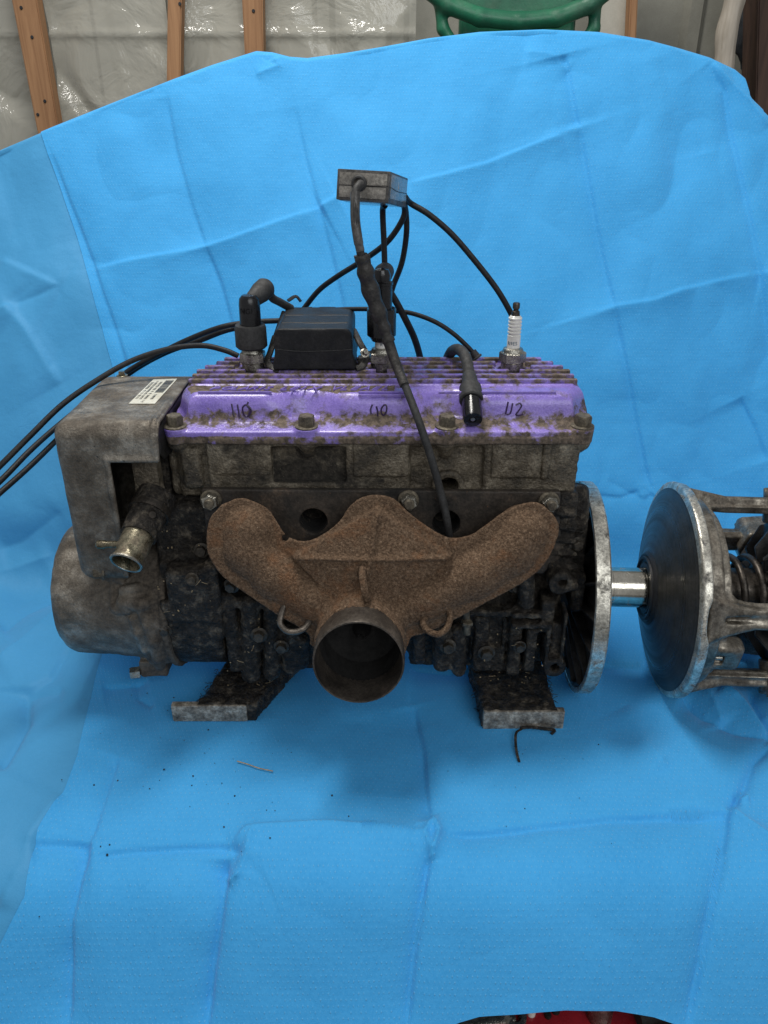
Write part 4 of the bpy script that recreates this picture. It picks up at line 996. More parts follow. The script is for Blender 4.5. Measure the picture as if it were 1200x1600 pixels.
part('spring_hook', MB().tube([mp(444, 945, -.004), mp(439, 962, -.010), mp(438, 975, -.012), mp(448, 986, -.014), mp(464, 987, -.014), mp(478, 980, -.012), mp(486, 966, -.006)], .0036, 10, 6).out(), MAT['pipe'], mf)
part('spring_hook', MB().tube([mp(700, 945, -.004), mp(703, 962, -.010), mp(699, 980, -.014), mp(685, 991, -.015), mp(668, 985, -.014), mp(661, 972, -.012), mp(668, 962, -.008), mp(676, 958, .0)], .0038, 10, 6).out(), MAT['rust'], mf)
t = mp(571, 928, -.022); u = mp(569, 896, -.022)
part('hook_tab', MB().tube([u + np.array([0, .012, .004]), u + np.array([-.002, -.006, .004]), (u + t) / 2 + np.array([0, -.014, 0]), t + np.array([.002, -.008, -.002]), t + np.array([.003, .012, 0])], .0042, 10, 6).out(), MAT['rust'], mf)

# ---- mounts
def mount(px_top, px_bot, zt, edge, seed):
    A0 = at(px_bot[0], px_bot[2], -.040); A1 = at(px_bot[1], px_bot[2], -.040); B0 = at(px_top[0], px_top[2], .035); B1 = at(px_top[1], px_top[2], .035)
    def fn(X, Y, Z):
        t = (Y + .04) / .075
        c = (A0[0] + A1[0]) / 2 + ((B0[0] + B1[0]) / 2 - (A0[0] + A1[0]) / 2) * t; h = (A1[0] - A0[0]) / 2 + ((B1[0] - B0[0]) / 2 - (A1[0] - A0[0]) / 2) * t
        top = zt + .004 + .02 * np.clip(t - .9, 0, 1)
        return smax(smax(np.abs(X - c) - h, Z - top, .004), smax(-Y - .0415 + (0 if brc[0] < 500 else -.0085), Y - .085, .003), .003) if True else 0
    return fn
for (tp, bt, brc, lab, Yb) in (((345, 446, 1040), (306, 398, 1103), (268, 386, 1103, 1128), 'left mount, cleaner scuffed bar', -.041),
                               ((738, 850, 1040), (752, 868, 1112), (755, 882, 1112, 1140), 'right mount, bar with dark lower edge', -.052)):
    x0, x1, z0, z1 = pr(brc[0], brc[2], brc[1], brc[3], Yb)
    mt = part('engine_mount', MB().box(((x0 + x1) / 2, Yb + .005, (z0 + z1) / 2), (x1 - x0, .010, z1 - z0), bev=.0028).out(), MAT['bar'], eng, label=lab)
    fn = mount(tp, bt, z1 - .002, 0, 1)
    v, f = sdf_mesh(fn, (min(x0, -.9 if False else x0) - .03, Yb - .0, -.003), (x1 + .06, .11, z1 + .03), .0024, (0.0022, 110, 4))
    part('greasy_rubber_pad', (v, f), MAT['oil'], mt, sharp=0)
    r = random.Random(int(brc[0])); mb = MB()
    for k in range(130):
        s = r.random(); L = r.random() < .5
        pA = at(bt[0] if L else bt[1], bt[2], -.040); pB = at(tp[0] if L else tp[1], tp[2], .035)
        p = Vector(pA + (pB - pA) * s) + Vector((0, 0, r.uniform(-.016, .004)))
        if r.random() < .35: p = Vector(pA + (pB - pA) * s) + Vector((r.uniform(.0, .07) * (1 if L else -1), 0, .006))
        d = Vector(((-1 if L else 1) * r.uniform(.1, 1), r.uniform(-.6, .2), r.uniform(-.5, .9))).normalized() * r.uniform(.002, .009)
        mb.tube([p, p + d * .6, p + d + Vector((0, 0, -.001))], .00045, 3, 1, caps=False)
    part('fibre_fuzz', mb.out(), MAT['oil'], mt, kind='stuff')
    part('chaff', chaff(22, [(tp[0] + 8, 1045, tp[1] - 14, 1095, -.005)], .008, int(brc[0]) + 1), MAT['straw'], mt, kind='stuff')
pts = [ground(814, 1143) + [0, -.002, .004], ground(806, 1152) + [0, 0, .006], ground(805, 1165) + [0, 0, .005], ground(807, 1180) + [0, 0, .003], ground(811, 1193) + [0, 0, .001]]
part('hanging_strip', MB().tube(pts, .0017, 6, 5, flat=.5).tube([ground(812, 1143) + [0, 0, .004], ground(830, 1142) + [0, 0, .004], ground(852, 1144) + [0, 0, .003], ground(866, 1146) + [0, 0, .003], ground(861, 1150) + [0, 0, .001]], .0020, 6, 4).out(), MAT['oil'], mt)

# ---- recoil housing
def recoil(X, Y, Z):
    R = np.sqrt((Y - CY) ** 2 + (Z - CZ) ** 2)
    rr = np.interp(X, [-.43, -.42, -.405, -.36, -.330, -.305, -.282, -.27], [.074, .083, .0885, .091, .094, .098, .1035, .1035]).astype(np.float32)
    d = smax(R - rr, smax(-.421 - X, X + .268, .001), .014)
    def c(px, py): # point on the drum surface at a pixel
        for Yv in np.arange(-.06, .07, .001):
            p = at(px, py, Yv); q = math.hypot(p[1] - CY, p[2] - CZ)
            if q < np.interp(p[0], [-.42, -.36, -.330, -.282, -.2], [.083, .091, .094, .1035, .1035]): return p
        return at(px, py, .0)
    P = [c(224, 955), c(232, 975), c(240, 1000), c(247, 1025), c(250, 1040)]
    for i in range(len(P) - 1): d = smin(d, scap(X, Y, Z, P[i], P[i + 1], .0075), .004)
    P = [c(205, 965), c(214, 990), c(226, 1015), c(238, 1034)]
    for i in range(len(P) - 1): d = smin(d, scap(X, Y, Z, P[i], P[i + 1], .004), .004)
    a = c(200, 938); b = c(228, 938)
    for (q0, q1, r) in (((184, 948), (200, 948), .008), ((196, 938), (224, 940), .0105), ((196, 920), (216, 918), .0075), ((178, 905), (176, 948), .003), ((168, 893), (190, 900), .0085)):
        d = smin(d, scap(X, Y, Z, c(*q0) - [0, .003, 0], c(*q1) - [0, .003, 0], r), .003)
    p = at(240, 1050, .010); d = smin(d, sbox(X, Y, Z, (p[0], p[1] + .02, p[2] + .004), (.0185, .02, .013), .003), .004)
    p = at(253, 955, -.0); d = smin(d, scyl(X, Y, Z, (-.276, CY, CZ), (-.268, CY, CZ), .1065, .002), .002)
    return d
v, f = sdf_mesh(recoil, (-.436, -.060, .010), (-.250, .19, .258), 0.0022, (0.0006, 90, 3))
x, y, z = v.T
rec = part('recoil_starter_housing', (v, f), MAT['housing'], eng, sharp=0, attr=0.05 + 0.22 * np.clip((x + .31) / .03, 0, 1))
for k, (px, py, Y) in enumerate(((163, 893, -.022),)):
    part('case_bolt', MB().hexbolt(at(px, py, Y), (-1, -.3, .1), .0085, .013, .0105, .003).out(), MAT['boltdirty'], rec)
part('case_bolt', MB().hexbolt(at(219, 1050, .012), (-1, -.25, .0), .0085, .013, .0, .0).out(), MAT['zinc'], rec, label='clean bright bolt head at the bottom')
part('case_bolt', MB().hexbolt(at(214, 990, -.012), (-.2, -1, -.1), .006, .006).out(), MAT['boltdirty'], rec)

# ---- sheet cover box above the recoil
XB0, XB1, YB0, YB1, ZB0, ZB1 = -.3680, -.251, -.030, .160, .205, .4085
def duct(X, Y, Z):
    ls = (Z - ZB0) * -0.0
    o = sbox(X, Y, Z, ((XB0 + XB1) / 2 + .01, (YB0 + YB1) / 2, (ZB0 + ZB1) / 2), ((XB1 - XB0) / 2 + .01, (YB1 - YB0) / 2, (ZB1 - ZB0) / 2), .018)
    i = sbox(X, Y, Z, ((XB0 + XB1) / 2 + .03, (YB0 + YB1) / 2, (ZB0 + ZB1) / 2), ((XB1 - XB0) / 2 + .0265, (YB1 - YB0) / 2 - .0035, (ZB1 - ZB0) / 2 - .0035), .0145)
    s = np.maximum(o, -i); s = np.maximum(s, X - XB1 - .004 * np.clip((Z - .36) / .05, -1, 1))
    nx, nz = -.3085, .3670
    notch = np.maximum(nx - X, Z - nz); notch = np.maximum(notch, Y - .02)
    s = smax(s, -notch, .0015)
    lip = np.maximum(np.abs(notch) - .0032, np.abs(Y - YB0 + .0005) - .0022); lip = np.maximum(lip, np.maximum(X - XB1 - .001, ZB0 + .01 - Z))
    s = smin(s, lip, .002)
    lip2 = np.maximum(np.abs(X - XB1 + .003) - .0028, np.abs(o) - .0022); lip2 = np.maximum(lip2, nz - Z); lip2 = np.maximum(lip2, Y - .05)
    return smin(s, lip2, .002)
v, f = sdf_mesh(duct, (-.378, -.040, .198), (-.238, .17, .416), 0.0018, (0.0003, 60, 2))
x, y, z = v.T
box = part('air_duct_cover', (v, f), MAT['housing'], eng, sharp=0, attr=-.03 + 0.10 * (z > .40) + .05 * np.exp(-((z - .30) / .03) ** 2))
part('duct_dark_block', MB().box((-.285, .075, .315), (.05, .01, .16), bev=.003).box((-.275, .06, .30), (.035, .06, .15), bev=.005).out(), MAT['oil'], box)  # added dark blocks so the inside of the duct reads dark
part('cover_screw', MB().hexbolt((-.338, .150, ZB1 - .0005), (0, 0, 1), .0045, .006, .007, .001).out(), MAT['brassy'], box)
# rolled right-hand sheet edge behind the purple cover
part('side_sheet', MB().prism([(-.2515, -.022, .402), (-.2515, .155, .402), (-.2515, .155, .33), (-.2515, -.01, .36), (-.2515, -.026, .372)], (.002, 0, 0), .0008).out(), MAT['darkalu'], box)
# sticker on top
SZ = ZB1 + .0006
def top_pt(px, py, z=SZ):
    el = PITCH + math.atan((py - 800) / F_PX); h = (H_CAM - z) / math.tan(el)
    dep = h * math.cos(PITCH) + (H_CAM - z) * math.sin(PITCH); return Vector(((px - 600) / F_PX * dep, h - D_CAM, z))
q = [top_pt(201, 631), top_pt(242, 631), top_pt(277, 592), top_pt(240, 593)]
st = part('sticker', MB().prism(q, (0, 0, .0004)).out(), MAT['sticker'], box, smooth=False)
U = (q[1] - q[0]); Wd = (q[3] - q[0])
def sp(u, w): return q[0] + U * u + Wd * w + Vector((0, 0, .00075))
for k in range(24):
    w0 = .42 + .52 * k / 24; wd = r_.choice([.006, .010, .014])
    part('print', MB().prism([sp(.56, w0), sp(.90, w0), sp(.90, w0 + wd), sp(.56, w0 + wd)], (0, 0, .0001)).out(), MAT['print'], st, smooth=False) if False else None
mb = MB()
for k in range(24):
    w0 = .42 + .52 * k / 24; wd = r_.choice([.006, .010, .014])
    mb.prism([sp(.58, w0), sp(.92, w0), sp(.92, w0 + wd), sp(.58, w0 + wd)], (0, 0, .0001))
part('barcode', mb.out(), MAT['print'], st, smooth=False)
mb = MB()
for row, (u0, w0, w1) in enumerate(((.06, .18, .86), (.22, .12, .92), (.40, .05, .40), (.66, .16, .36), (.40, .46, .9))):
    w = w0
    while w < w1:
        dw = r_.choice([.018, .026, .034]); 
        if r_.random() < .86:
            mb.prism([sp(u0, w), sp(u0 + .10, w), sp(u0 + .10, w + .007), sp(u0, w + .007)], (0, 0, .0001))
            if r_.random() < .7: mb.prism([sp(u0 + r_.choice([0, .045, .085]), w), sp(u0 + .1, w), sp(u0 + .1, w + dw * .6), sp(u0 + .085, w + dw * .6)], (0, 0, .00012))
        w += dw
part('small_print', mb.out(), MAT['print'], st, smooth=False)

# ---- coolant neck
a = at(240, 785, -.006); b = at(197, 880, -.078); ax = b - a; L = np.linalg.norm(ax); ax = ax / L
nk = part('coolant_hose', MB().lathe([(-.01, 0), (-.01, .024), (L * .10, .0235), (L * .30, .0215), (L * .56, .0205), (L * .565, .0)], a, ax, 32, wob=.02).out(), MAT['oil'], eng)
part('hose_clamp', MB().lathe([(L * .1, .0225), (L * .1, .025), (L * .20, .0245), (L * .20, .0225)], a, ax, 32).lathe([(0, 0), (0, .004), (.012, .004), (.012, 0)], at(238, 800, -.032), (.3, -1, .2), 10).out(), MAT['spring'], nk)
part('thermostat_neck', MB().lathe([(L * .52, 0.0), (L * .52, .0180), (L * .80, .0180), (L * .86, .0165), (L * .92, .0165), (L * .955, .0180), (L, .0182), (L * 1.005, .0175), (L, .0160), (L * .9, .0148), (L * .6, .0145), (L * .58, 0)], a, ax, 40).out(), MAT['brassy'], nk, sharp=40)
part('neck_bead', MB().lathe([(L * .975, .0178), (L * .98, .0190), (L * 1.0, .0192), (L * 1.012, .0182), (L * 1.008, .0166), (L * .98, .0160)], a, ax, 40).out(), MAT['zinc'], nk)
c = a + ax * L * .70
e0 = at(151, 851, -.052)
d = e0 - c; Ld = np.linalg.norm(d)
part('bleed_nipple', MB().lathe([(0, 0), (0, .0046), (Ld * .62, .0040), (Ld * .72, .0040), (Ld * .80, .0052), (Ld * .96, .0050), (Ld, .0034), (Ld, 0)], c, d, 16).out(), MAT['brassy'], nk)

# ---- drive clutch on the crankshaft (axis along X)
AX = Vector((1, 0, 0))
def ring(name, prof, mat, parent, seg=96, **kw):
    return part(name, MB().lathe(prof, (0, CY, CZ), AX, seg).out(), mat, parent, **kw)
clu = ring('drive_clutch', [(.225, .0), (.225, .036), (.262, .036), (.262, 0)], MAT['darkalu'], eng, 40, sharp=30)
ring('fixed_sheave', [(.2560, .030), (.2560, .060), (.2585, .128), (.2520, .1345), (.2510, .1350), (.2505, .1405), (.2515, .1420), (.2670, .1420), (.2690, .1400), (.2830, .050), (.288, .034), (.288, .026)], MAT['rim'], clu, label='worn bright rim of the inner sheave', sharp=30)
mb = MB()
mb.lathe([(.2552, .030), (.2552, .0605), (.2576, .1275), (.2512, .1340)], (0, CY, CZ), AX, 96)
part('sheave_back', mb.out(), MAT['darkalu'], clu, sharp=30)
for k in range(18):
    an = 2 * math.pi * k / 18 + .1; d = Vector((0, math.cos(an), math.sin(an))); tq = AX.cross(d)
    part('cooling_rib', MB().prism([Vector((.2545, CY, CZ)) + d * .036, Vector((.238, CY, CZ)) + d * .038 , Vector((.2440, CY, CZ)) + d * .09, Vector((.2515, CY, CZ)) + d * .131, Vector((.2575, CY, CZ)) + d * .131], tq * .0035, .0007).out(), MAT['darkalu'], clu, sharp=30)
ring('shaft', [(.285, .0270), (.298, .0272), (.2985, .0268), (.350, .0268)], MAT['chrome'], clu, 64)
ring('hub_ring', [(.3450, .0272), (.3435, .030), (.3440, .034), (.3455, .035), (.3450, .038), (.3425, .0395), (.3425, .042), (.3450, .043), (.3445, .046), (.3475, .049), (.3500, .0510)], MAT['rubber'], clu, 72, sharp=25)
ring('sliding_sheave', [(.3480, .0480), (.3500, .0540), (.3610, .1000), (.3670, .1200), (.3705, .1300), (.3722, .1355)], MAT['sheaveface'], clu, 128, label='dusty black cone face of the sliding sheave')
# outer rim with notches, and the stepped casting behind it
def lobes(X, Y, Z):
    R = np.sqrt((Y - CY) ** 2 + (Z - CZ) ** 2); th = np.arctan2(Z - CZ, Y - CY)
    return R, th
ARM0 = math.atan2(math.sin(math.radians(32)), -math.cos(math.radians(32)))   # in the Y-Z plane, pointing at the viewer
def arm_dir(deg):
    an = ARM0 + math.radians(deg); return Vector((0, math.cos(an), math.sin(an)))
ARMS = [16, -82, -140, 92, 150]
def rimfn(X, Y, Z):
    R, th = lobes(X, Y, Z)
    out = .1440
    w = .3865
    for deg in ARMS:
        t = ARM0 + math.radians(deg); da = np.arctan2(np.sin(th - t), np.cos(th - t))
        w = w - .0055 * np.exp(-(np.abs(np.abs(da) - .0) / .16) ** 4)
    d = smax(R - out, np.maximum(.3722 + (R - .135) * .25 - X, X - w), .0025)
    return np.maximum(d, .118 - R)
lo, hi = (.362, CY - .150, CZ - .150), (.392, CY + .150, CZ + .150)
part('sheave_rim', sdf_mesh(rimfn, lo, hi, .0019), MAT['rim'], clu, sharp=0, label='bright notched outer rim of the sliding sheave')
def spider(X, Y, Z):
    R, th = lobes(X, Y, Z)
    d = smax(smax(R - .1260, .375 - X, .002), X - .4060, .003); d = np.maximum(d, .070 - R)
    d2 = smax(smax(R - .1140, .39 - X, .002), X - .4190, .003); d2 = np.maximum(d2, .070 - R)
    d = smin(d, d2, .003)
    for deg in ARMS:
        a = arm_dir(deg); tq = AX.cross(a)
        r = (Y - CY) * a.y + (Z - CZ) * a.z; s = (Y - CY) * tq.y + (Z - CZ) * tq.z
        # gusset foot that tapers into a long finger
        t = np.clip((X - .385) / .06, 0, 1)
        half = .034 - .0205 * np.sqrt(t); top = .134 - .008 * t
        f = smax(smax(np.abs(s) - half, np.abs(r - top + .011) - (.011 + .004 * (1 - t)), .004), smax(.384 - X, X - .56, .002), .003)
        # groove along the outside of the finger and turned-out edges
        g = sbox(X, s, r, (.475, 0, .130), (.07, .0035, .006), .002)
        f = smax(f, -g, .003)
        e = np.maximum(np.abs(r - .112) - .0016, np.abs(s) - half - .0035); e = np.maximum(e, np.maximum(.40 - X, X - .56)); f = smin(f, e, .003)
        d = smin(d, f, .008)
    # bracket with a slot under the front finger
    a = arm_dir(46); tq = AX.cross(a); r = (Y - CY) * a.y + (Z - CZ) * a.z; s = (Y - CY) * tq.y + (Z - CZ) * tq.z
    k = sbox(X, s, r, (.416, 0, .108), (.026, .022, .013), .009); k = np.maximum(k, -sbox(X, s, r, (.412, .0, .122), (.0065, .008, .008), .001))
    return smin(d, k, .004)
part('clutch_tower', sdf_mesh(spider, (.372, CY - .145, CZ - .145), (.545, CY + .145, CZ + .145), .0024), MAT['castalu'], clu, sharp=0)
a = arm_dir(46)
part('slot_bolt', MB().lathe([(0, 0), (0, .0035), (.012, .0035), (.012, 0)], Vector((.405, CY, CZ)) + a * .116, AX, 12).out(), MAT['zinc'], clu)
ring('inner_shaft', [(.40, .022), (.445, .022), (.446, .030), (.49, .031), (.491, .038), (.56, .038)], MAT['spring'], clu, 48, sharp=30)
hel = []
for k in range(0, 130):
    an = k * 2 * math.pi / 26; hel.append((.402 + .024 * k / 26, CY + .0455 * math.cos(an), CZ + .0455 * math.sin(an)))
part('coil_spring', MB().tube(hel, .0048, 12, 1).out(), MAT['spring'], clu)
ring('outer_cover_plate', [(.500, .036), (.500, .055), (.512, .094), (.524, .095), (.560, .095)], MAT['darkalu'], clu, 72, sharp=30)
for k in range(12):
    an = 2 * math.pi * k / 12 + .2; d = Vector((0, math.cos(an), math.sin(an))); tq = AX.cross(d); o = Vector((0, CY, CZ))
    part('cover_rib', MB().prism([o + AX * .490 + d * .036, o + AX * .484 + d * .060, o + AX * .508 + d * .094, o + AX * .514 + d * .094, o + AX * .503 + d * .05], tq * .006, .0012).out(), MAT['darkalu'], clu, sharp=30)
for deg in ARMS:
    a = arm_dir(deg); tq = AX.cross(a)
    def endcap(X, Y, Z):
        r = (Y - CY) * a.y + (Z - CZ) * a.z; s = (Y - CY) * tq.y + (Z - CZ) * tq.z
        k = smax(np.abs(s) - (.026 + .1 * np.clip(X - .50, 0, .1)), np.maximum(np.abs(r - .115) - .0235, np.maximum(.497 + .35 * np.abs(s) - X, X - .56)), .006)
        return smax(k, -sbox(X, s, r, (.502, 0, .138), (.016, .010, .006), .003), .002)
    c = Vector((0, CY, CZ)) + a * .115
    part('cover_lug', sdf_mesh(endcap, (.486, c.y - .045, c.z - .045), (.560, c.y + .045, c.z + .045), .0026), MAT['castalu'], clu, sharp=0)

# the shaft points a few degrees towards the viewer
pv = Vector((.26, CY, 0)) - Vector(BASE[eng])
clu.rotation_euler = (0, 0, math.radians(-3.2))
Rz = Matrix.Rotation(math.radians(-3.2), 3, 'Z'); clu.location = pv - Rz @ pv + Vector((.0065, 0, 0))

# ---- spark plugs
def plug(x, marks):
    o = Vector((x, PY, .412))
    p = part('spark_plug', MB().lathe([(0, 0), (0, .0138), (.0105, .0138), (.0110, .0128), (.013, .0128), (.0135, .0138), (.0215, .0138), (.0225, .0125), (.0225, 0)], o, (0, 0, 1), 36).out(), MAT['zinc'], eng, sharp=30)
    part('hex', MB().lathe([(.0215, 0), (.0215, .0150), (.023, .0168), (.0335, .0168), (.0350, .0150), (.0350, 0)], o, (0, 0, 1), 6, .35 + x * 5).lathe([(.034, .0), (.034, .0138), (.039, .0120), (.0405, .0085), (.0405, 0)], o, (0, 0, 1), 32).out(), MAT['zinc'], p, sharp=25)
    prof = [(.040, 0), (.040, .0082), (.0555, .0082), (.0565, .0072)]
    h = .0575
    for k in range(5): prof += [(h, .0072), (h + .0008, .0083), (h + .0026, .0083), (h + .0034, .0072)]; h += .0042
    prof += [(h, .0070), (h + .001, .0058), (h + .001, 0)]
    part('insulator', MB().lathe(prof, o, (0, 0, 1), 36).out(), MAT['ceramic'], p, sharp=30)
    part('terminal', MB().lathe([(h, .0), (h, .0054), (h + .006, .0046), (h + .007, .0032), (h + .0085, .0032), (h + .010, .0044), (h + .0150, .0044), (h + .0165, .0034), (h + .0165, 0)], o, (0, 0, 1), 20).out(), MAT['spring'], p)
    for (t, sz, zz, col, off) in marks:
        v, f = text_mesh(t, sz, .00015, (0, 0, 0), (1, 0, 0), (0, 0, 1), align='CENTER')
        w = []
        for q in v:
            an = q.x / .0083 + off; w.append(Vector((o.x + .0084 * math.sin(an), o.y - .0084 * math.cos(an), o.z + zz + q.z)))
        part('print', (w, f), MAT['blueink'], p, smooth=False)
    return p
plug(PLUGX[2], [('R9ES', .0062, .0445, 0, -.35)])
plug(PLUGX[1], [('NGK', .0055, .0495, 0, -.1), ('R', .0055, .0435, 0, .0)])
plug(PLUGX[0], [])
def boot(x, tall):
    o = Vector((x, PY - .001, .412))
    if not tall:
        b = part('plug_cap', MB().lathe([(.0405, .010), (.0400, .0170), (.0425, .0195), (.0650, .0192), (.0685, .0180), (.0690, .0120)], o, (0, 0, 1), 36).out(), MAT['boot'], eng, label='left plug cap, short sleeve with angled elbow')
        part('cap_body', MB().lathe([(.060, 0), (.060, .0130), (.0930, .0128), (.1000, .0118), (.1040, .0085), (.1050, 0)], o, (0.01, 0, 1), 36).out(), MAT['bakelite'], b)
        e0 = o + Vector((.003, .004, .096)); e1 = e0 + Vector((.014, .030, .010))
        part('elbow', MB().lathe([(0, 0), (0, .0095), (.012, .0110), (.022, .0128), (.034, .0128), (.038, .0105), (.038, 0)], e0, e1 - e0, 28).out(), MAT['boot'], b)
        v, f = text_mesh('NGK', .0095, .0003, (0, 0, 0), (1, 0, 0), (0, 0, 1), align='CENTER')
        w = [Vector((o.x + .0132 * math.sin(q.x / .013), o.y - .0132 * math.cos(q.x / .013), o.z + .084 + q.z)) for q in v]
        part('raised_mark', (w, f), MAT['bakelite'], b, smooth=False)
        return e0 + (e1 - e0).normalized() * .036
    b = part('plug_cap', MB().lathe([(.0490, .009), (.0490, .0120), (.0530, .0145), (.056, .0178), (.086, .0178), (.0885, .0170), (.089, .0125)], o, (0, 0, 1), 36).out(), MAT['bakelite'], eng, label='taller gloss black middle plug cap')
    part('cap_body', MB().lathe([(.080, 0), (.080, .0128), (.116, .0128), (.1165, .0138), (.1195, .0138), (.120, .0122), (.1215, .0108), (.128, .0112), (.1340, .0085), (.1360, 0)], o, (0, 0, 1), 36).out(), MAT['bakelite'], b)
    part('elbow', MB().lathe([(0, 0), (0, .010), (.016, .0118), (.028, .0105), (.028, 0)], o + Vector((-.002, -.002, .125)), (.25, .95, .1), 24).out(), MAT['boot'], b)
    return o + Vector((.008, .024, .129))
eL = boot(PLUGX[0], False); eM = boot(PLUGX[1], True)

# ==================================================================== black rubber covered box on the head
bc = thing('ignition_unit', 'black rubber-covered ignition box sitting on the fins between the left and middle spark plugs', 'ignition box', (-.085, .15, ZT + .006))
z0 = ZT + .0075; z1 = z0 + .050
x0 = at(430, 560, .095)[0] - .002; x1 = at(553, 560, .095)[0]
def unit(X, Y, Z):
    a = smax(np.abs(X - (x0 + x1) / 2) - ((x1 - x0) / 2 - .0015 + .004 * np.clip((z0 + .02 - Z) / .02, 0, 1)), np.maximum(np.abs(Y - .153) - .058, np.abs(Z - (z0 + z1) / 2) - (z1 - z0) / 2), .004)
    c = (np.abs(X - (x0 + x1) / 2) - ((x1 - x0) / 2 - .0015)) + (Z - z1) * .8 + .0050
    a = smax(a, c, .003)
    for yy in (.125, .165): a = smax(a, -sbox(X, Y, Z, ((x0 + x1) / 2, yy, z1), (.040, .0009, .0016), .0004), .001)
    a = np.maximum(a, -(np.maximum(np.abs(Z - (z0 + .026)) - .0004, .0956 - Y) if False else 1e3 * np.ones_like(a)) )
    return a
bx = part('rubber_casing', sdf_mesh(unit, (x0 - .008, .088, z0 - .004), (x1 + .008, .218, z1 + .004), .0015, (.0004, 55, 2)), MAT['rubber'], bc, sharp=0)
part('front_seam', MB().tube([at(432, 546, .0945), at(470, 549, .0940), at(520, 548, .0942), at(550, 546, .0945)], .0005, 6, 3).out(), MAT['boot'], bc)
part('clamp_bracket', MB().tube([at(552, 515, .16), at(562, 535, .13), at(572, 555, .12), at(566, 572, .105), at(556, 576, .10)], .0045, 8, 5, flat=.5).box(at(567, 563, .118), (.012, .014, .010), bev=.002).out(), MAT['tape'], bc)
part('clamp_bracket', MB().tube([at(430, 525, .15), at(423, 548, .13), at(418, 565, .12), at(426, 575, .105), at(436, 580, .10)], .0042, 8, 5, flat=.5).out(), MAT['tape'], bc)
part('bracket_screw', MB().hexbolt(at(570, 552, .112), (.3, -.7, .6), .004, .005, .006, .001).out(), MAT['zinc'], bc)
part('cable_clip', MB().tube([at(450, 470, .215), at(462, 463, .22), at(470, 471, .218)], .004, 8, 4, flat=.5).out(), MAT['rubber'], bc)
part('side_lead', MB().tube([at(443, 488, .19), at(432, 520, .16), at(423, 545, .15)], .0030, 8, 4).out(), MAT['rubber'], bc)

# ==================================================================== coil box held up by its own leads
fw = Vector((.30, math.cos(math.radians(10)), -math.sin(math.radians(10)))).normalized()
rt = fw.cross(Vector((0.03, 0, 1))).normalized(); upv = rt.cross(fw).normalized()
fc = V(567, 290, .085)
cb = thing('ignition_coil', 'small grey resin-filled coil box held in the air above the engine', 'coil', tuple(fc))
Wb, Hb, Lb = .0605, .0315, .072
part('case', MB().box(fc + fw * Lb / 2, (Wb, Lb, Hb), (rt, fw, upv), .0012).out(), MAT['coilcase'], cb, sharp=30)
part('front_resin', MB().box(fc - fw * .0004 + upv * .0062, (Wb - .006, .002, Hb * .40), (rt, fw, upv), .0006).out(), MAT['epoxy'], cb)
part('front_resin', MB().box(fc - fw * .0003 - upv * .0070, (Wb - .007, .002, Hb * .38), (rt, fw, upv), .0006).out(), MAT['epoxy'], cb)
part('side_panel', MB().box(fc + fw * Lb / 2 + rt * (Wb / 2 + .0001) + upv * .001, (.001, Lb - .006, Hb - .007), (rt, fw, upv), .0003).out(), MAT['epoxy'], cb)
part('bottom_panel', MB().box(fc + fw * Lb / 2 - upv * (Hb / 2 + .0001), (Wb - .006, Lb - .006, .001), (rt, fw, upv), .0003).out(), MAT['epoxy'], cb)
part('case_seam', MB().tube([fc - fw * .0012 - rt * (Wb / 2 - .003) - upv * .0005, fc - fw * .0014, fc - fw * .0012 + rt * (Wb / 2 - .002) + upv * .001], .0006, 6, 4).tube([fc + rt * (Wb / 2 + .0005) + fw * .003, fc + rt * (Wb / 2 + .0006) + fw * .03 - upv * .002, fc + rt * (Wb / 2 + .0005) + fw * (Lb - .003) - upv * .001], .0005, 6, 4).out(), MAT['tape'], cb)
gh = fc - rt * .0035 + upv * .002
part('grommet', MB().lathe([(-.001, .0058), (.001, .0085), (.0045, .0085), (.0060, .0068), (.0060, .0050)], gh, -fw, 28).out(), MAT['boot'], cb)
def lead(name, pts, r, mat='rubber', parent=cb, sub=10, **kw):
    return part(name, MB().tube(pts, r, 12, sub).out(), MAT[mat], parent, **kw)
m1 = lead('main_cable', [gh + fw * .004, V(562, 289, .072), V(556, 300, .064), V(555, 335, .055), V(560, 375, .05), V(566, 408, .052), V(576, 445, .058), V(592, 490, .058), V(606, 530, .050), V(620, 570, .034), V(638, 615, .008), V(655, 660, -.012), V(672, 710, -.018), V(686, 760, -.020), V(697, 805, -.022), V(702, 838, -.014)], .0045, 'boot', label='long thick cable hanging down over the cover to the exhaust flange')
part('upper_sleeve', MB().tube([V(555, 300, .063), V(555, 340, .055), V(559, 372, .050), V(563, 392, .050)], lambda t: .0052 if t < .8 else .0047, 12, 8).out(), MAT['coilcase'], m1)
part('tape_wrap', MB().tube([V(564, 398, .050), V(570, 420, .052), V(578, 450, .056), V(592, 490, .056), V(601, 515, .052), V(608, 535, .048)], lambda t: .0068 + .0030 * math.sin(math.pi * min(1, t * 1.25)) + .0009 * math.sin(34 * t), 14, 10).tube([V(556, 400, .048), V(560, 412, .050), V(572, 430, .052)], .0035, 8, 5, flat=.4).tube([V(574, 398, .049), V(576, 415, .050)], .003, 8, 4, flat=.4).out(), MAT['tape'], m1)
part('tape_end', MB().tube([V(606, 530, .049), V(613, 552, .042), V(622, 577, .030), V(632, 602, .014)], lambda t: .0064 - .001 * t, 12, 8).out(), MAT['tape'], m1)
rear = fc + fw * Lb
lead('plug_lead', [fc + fw * .055 - upv * Hb / 2 + rt * .01, V(598, 330, .145), V(600, 380, .150), V(601, 420, .152), V(599, 445, .150), eM - Vector((0, .008, 0))], .0036, label='straight lead behind the middle plug cap')
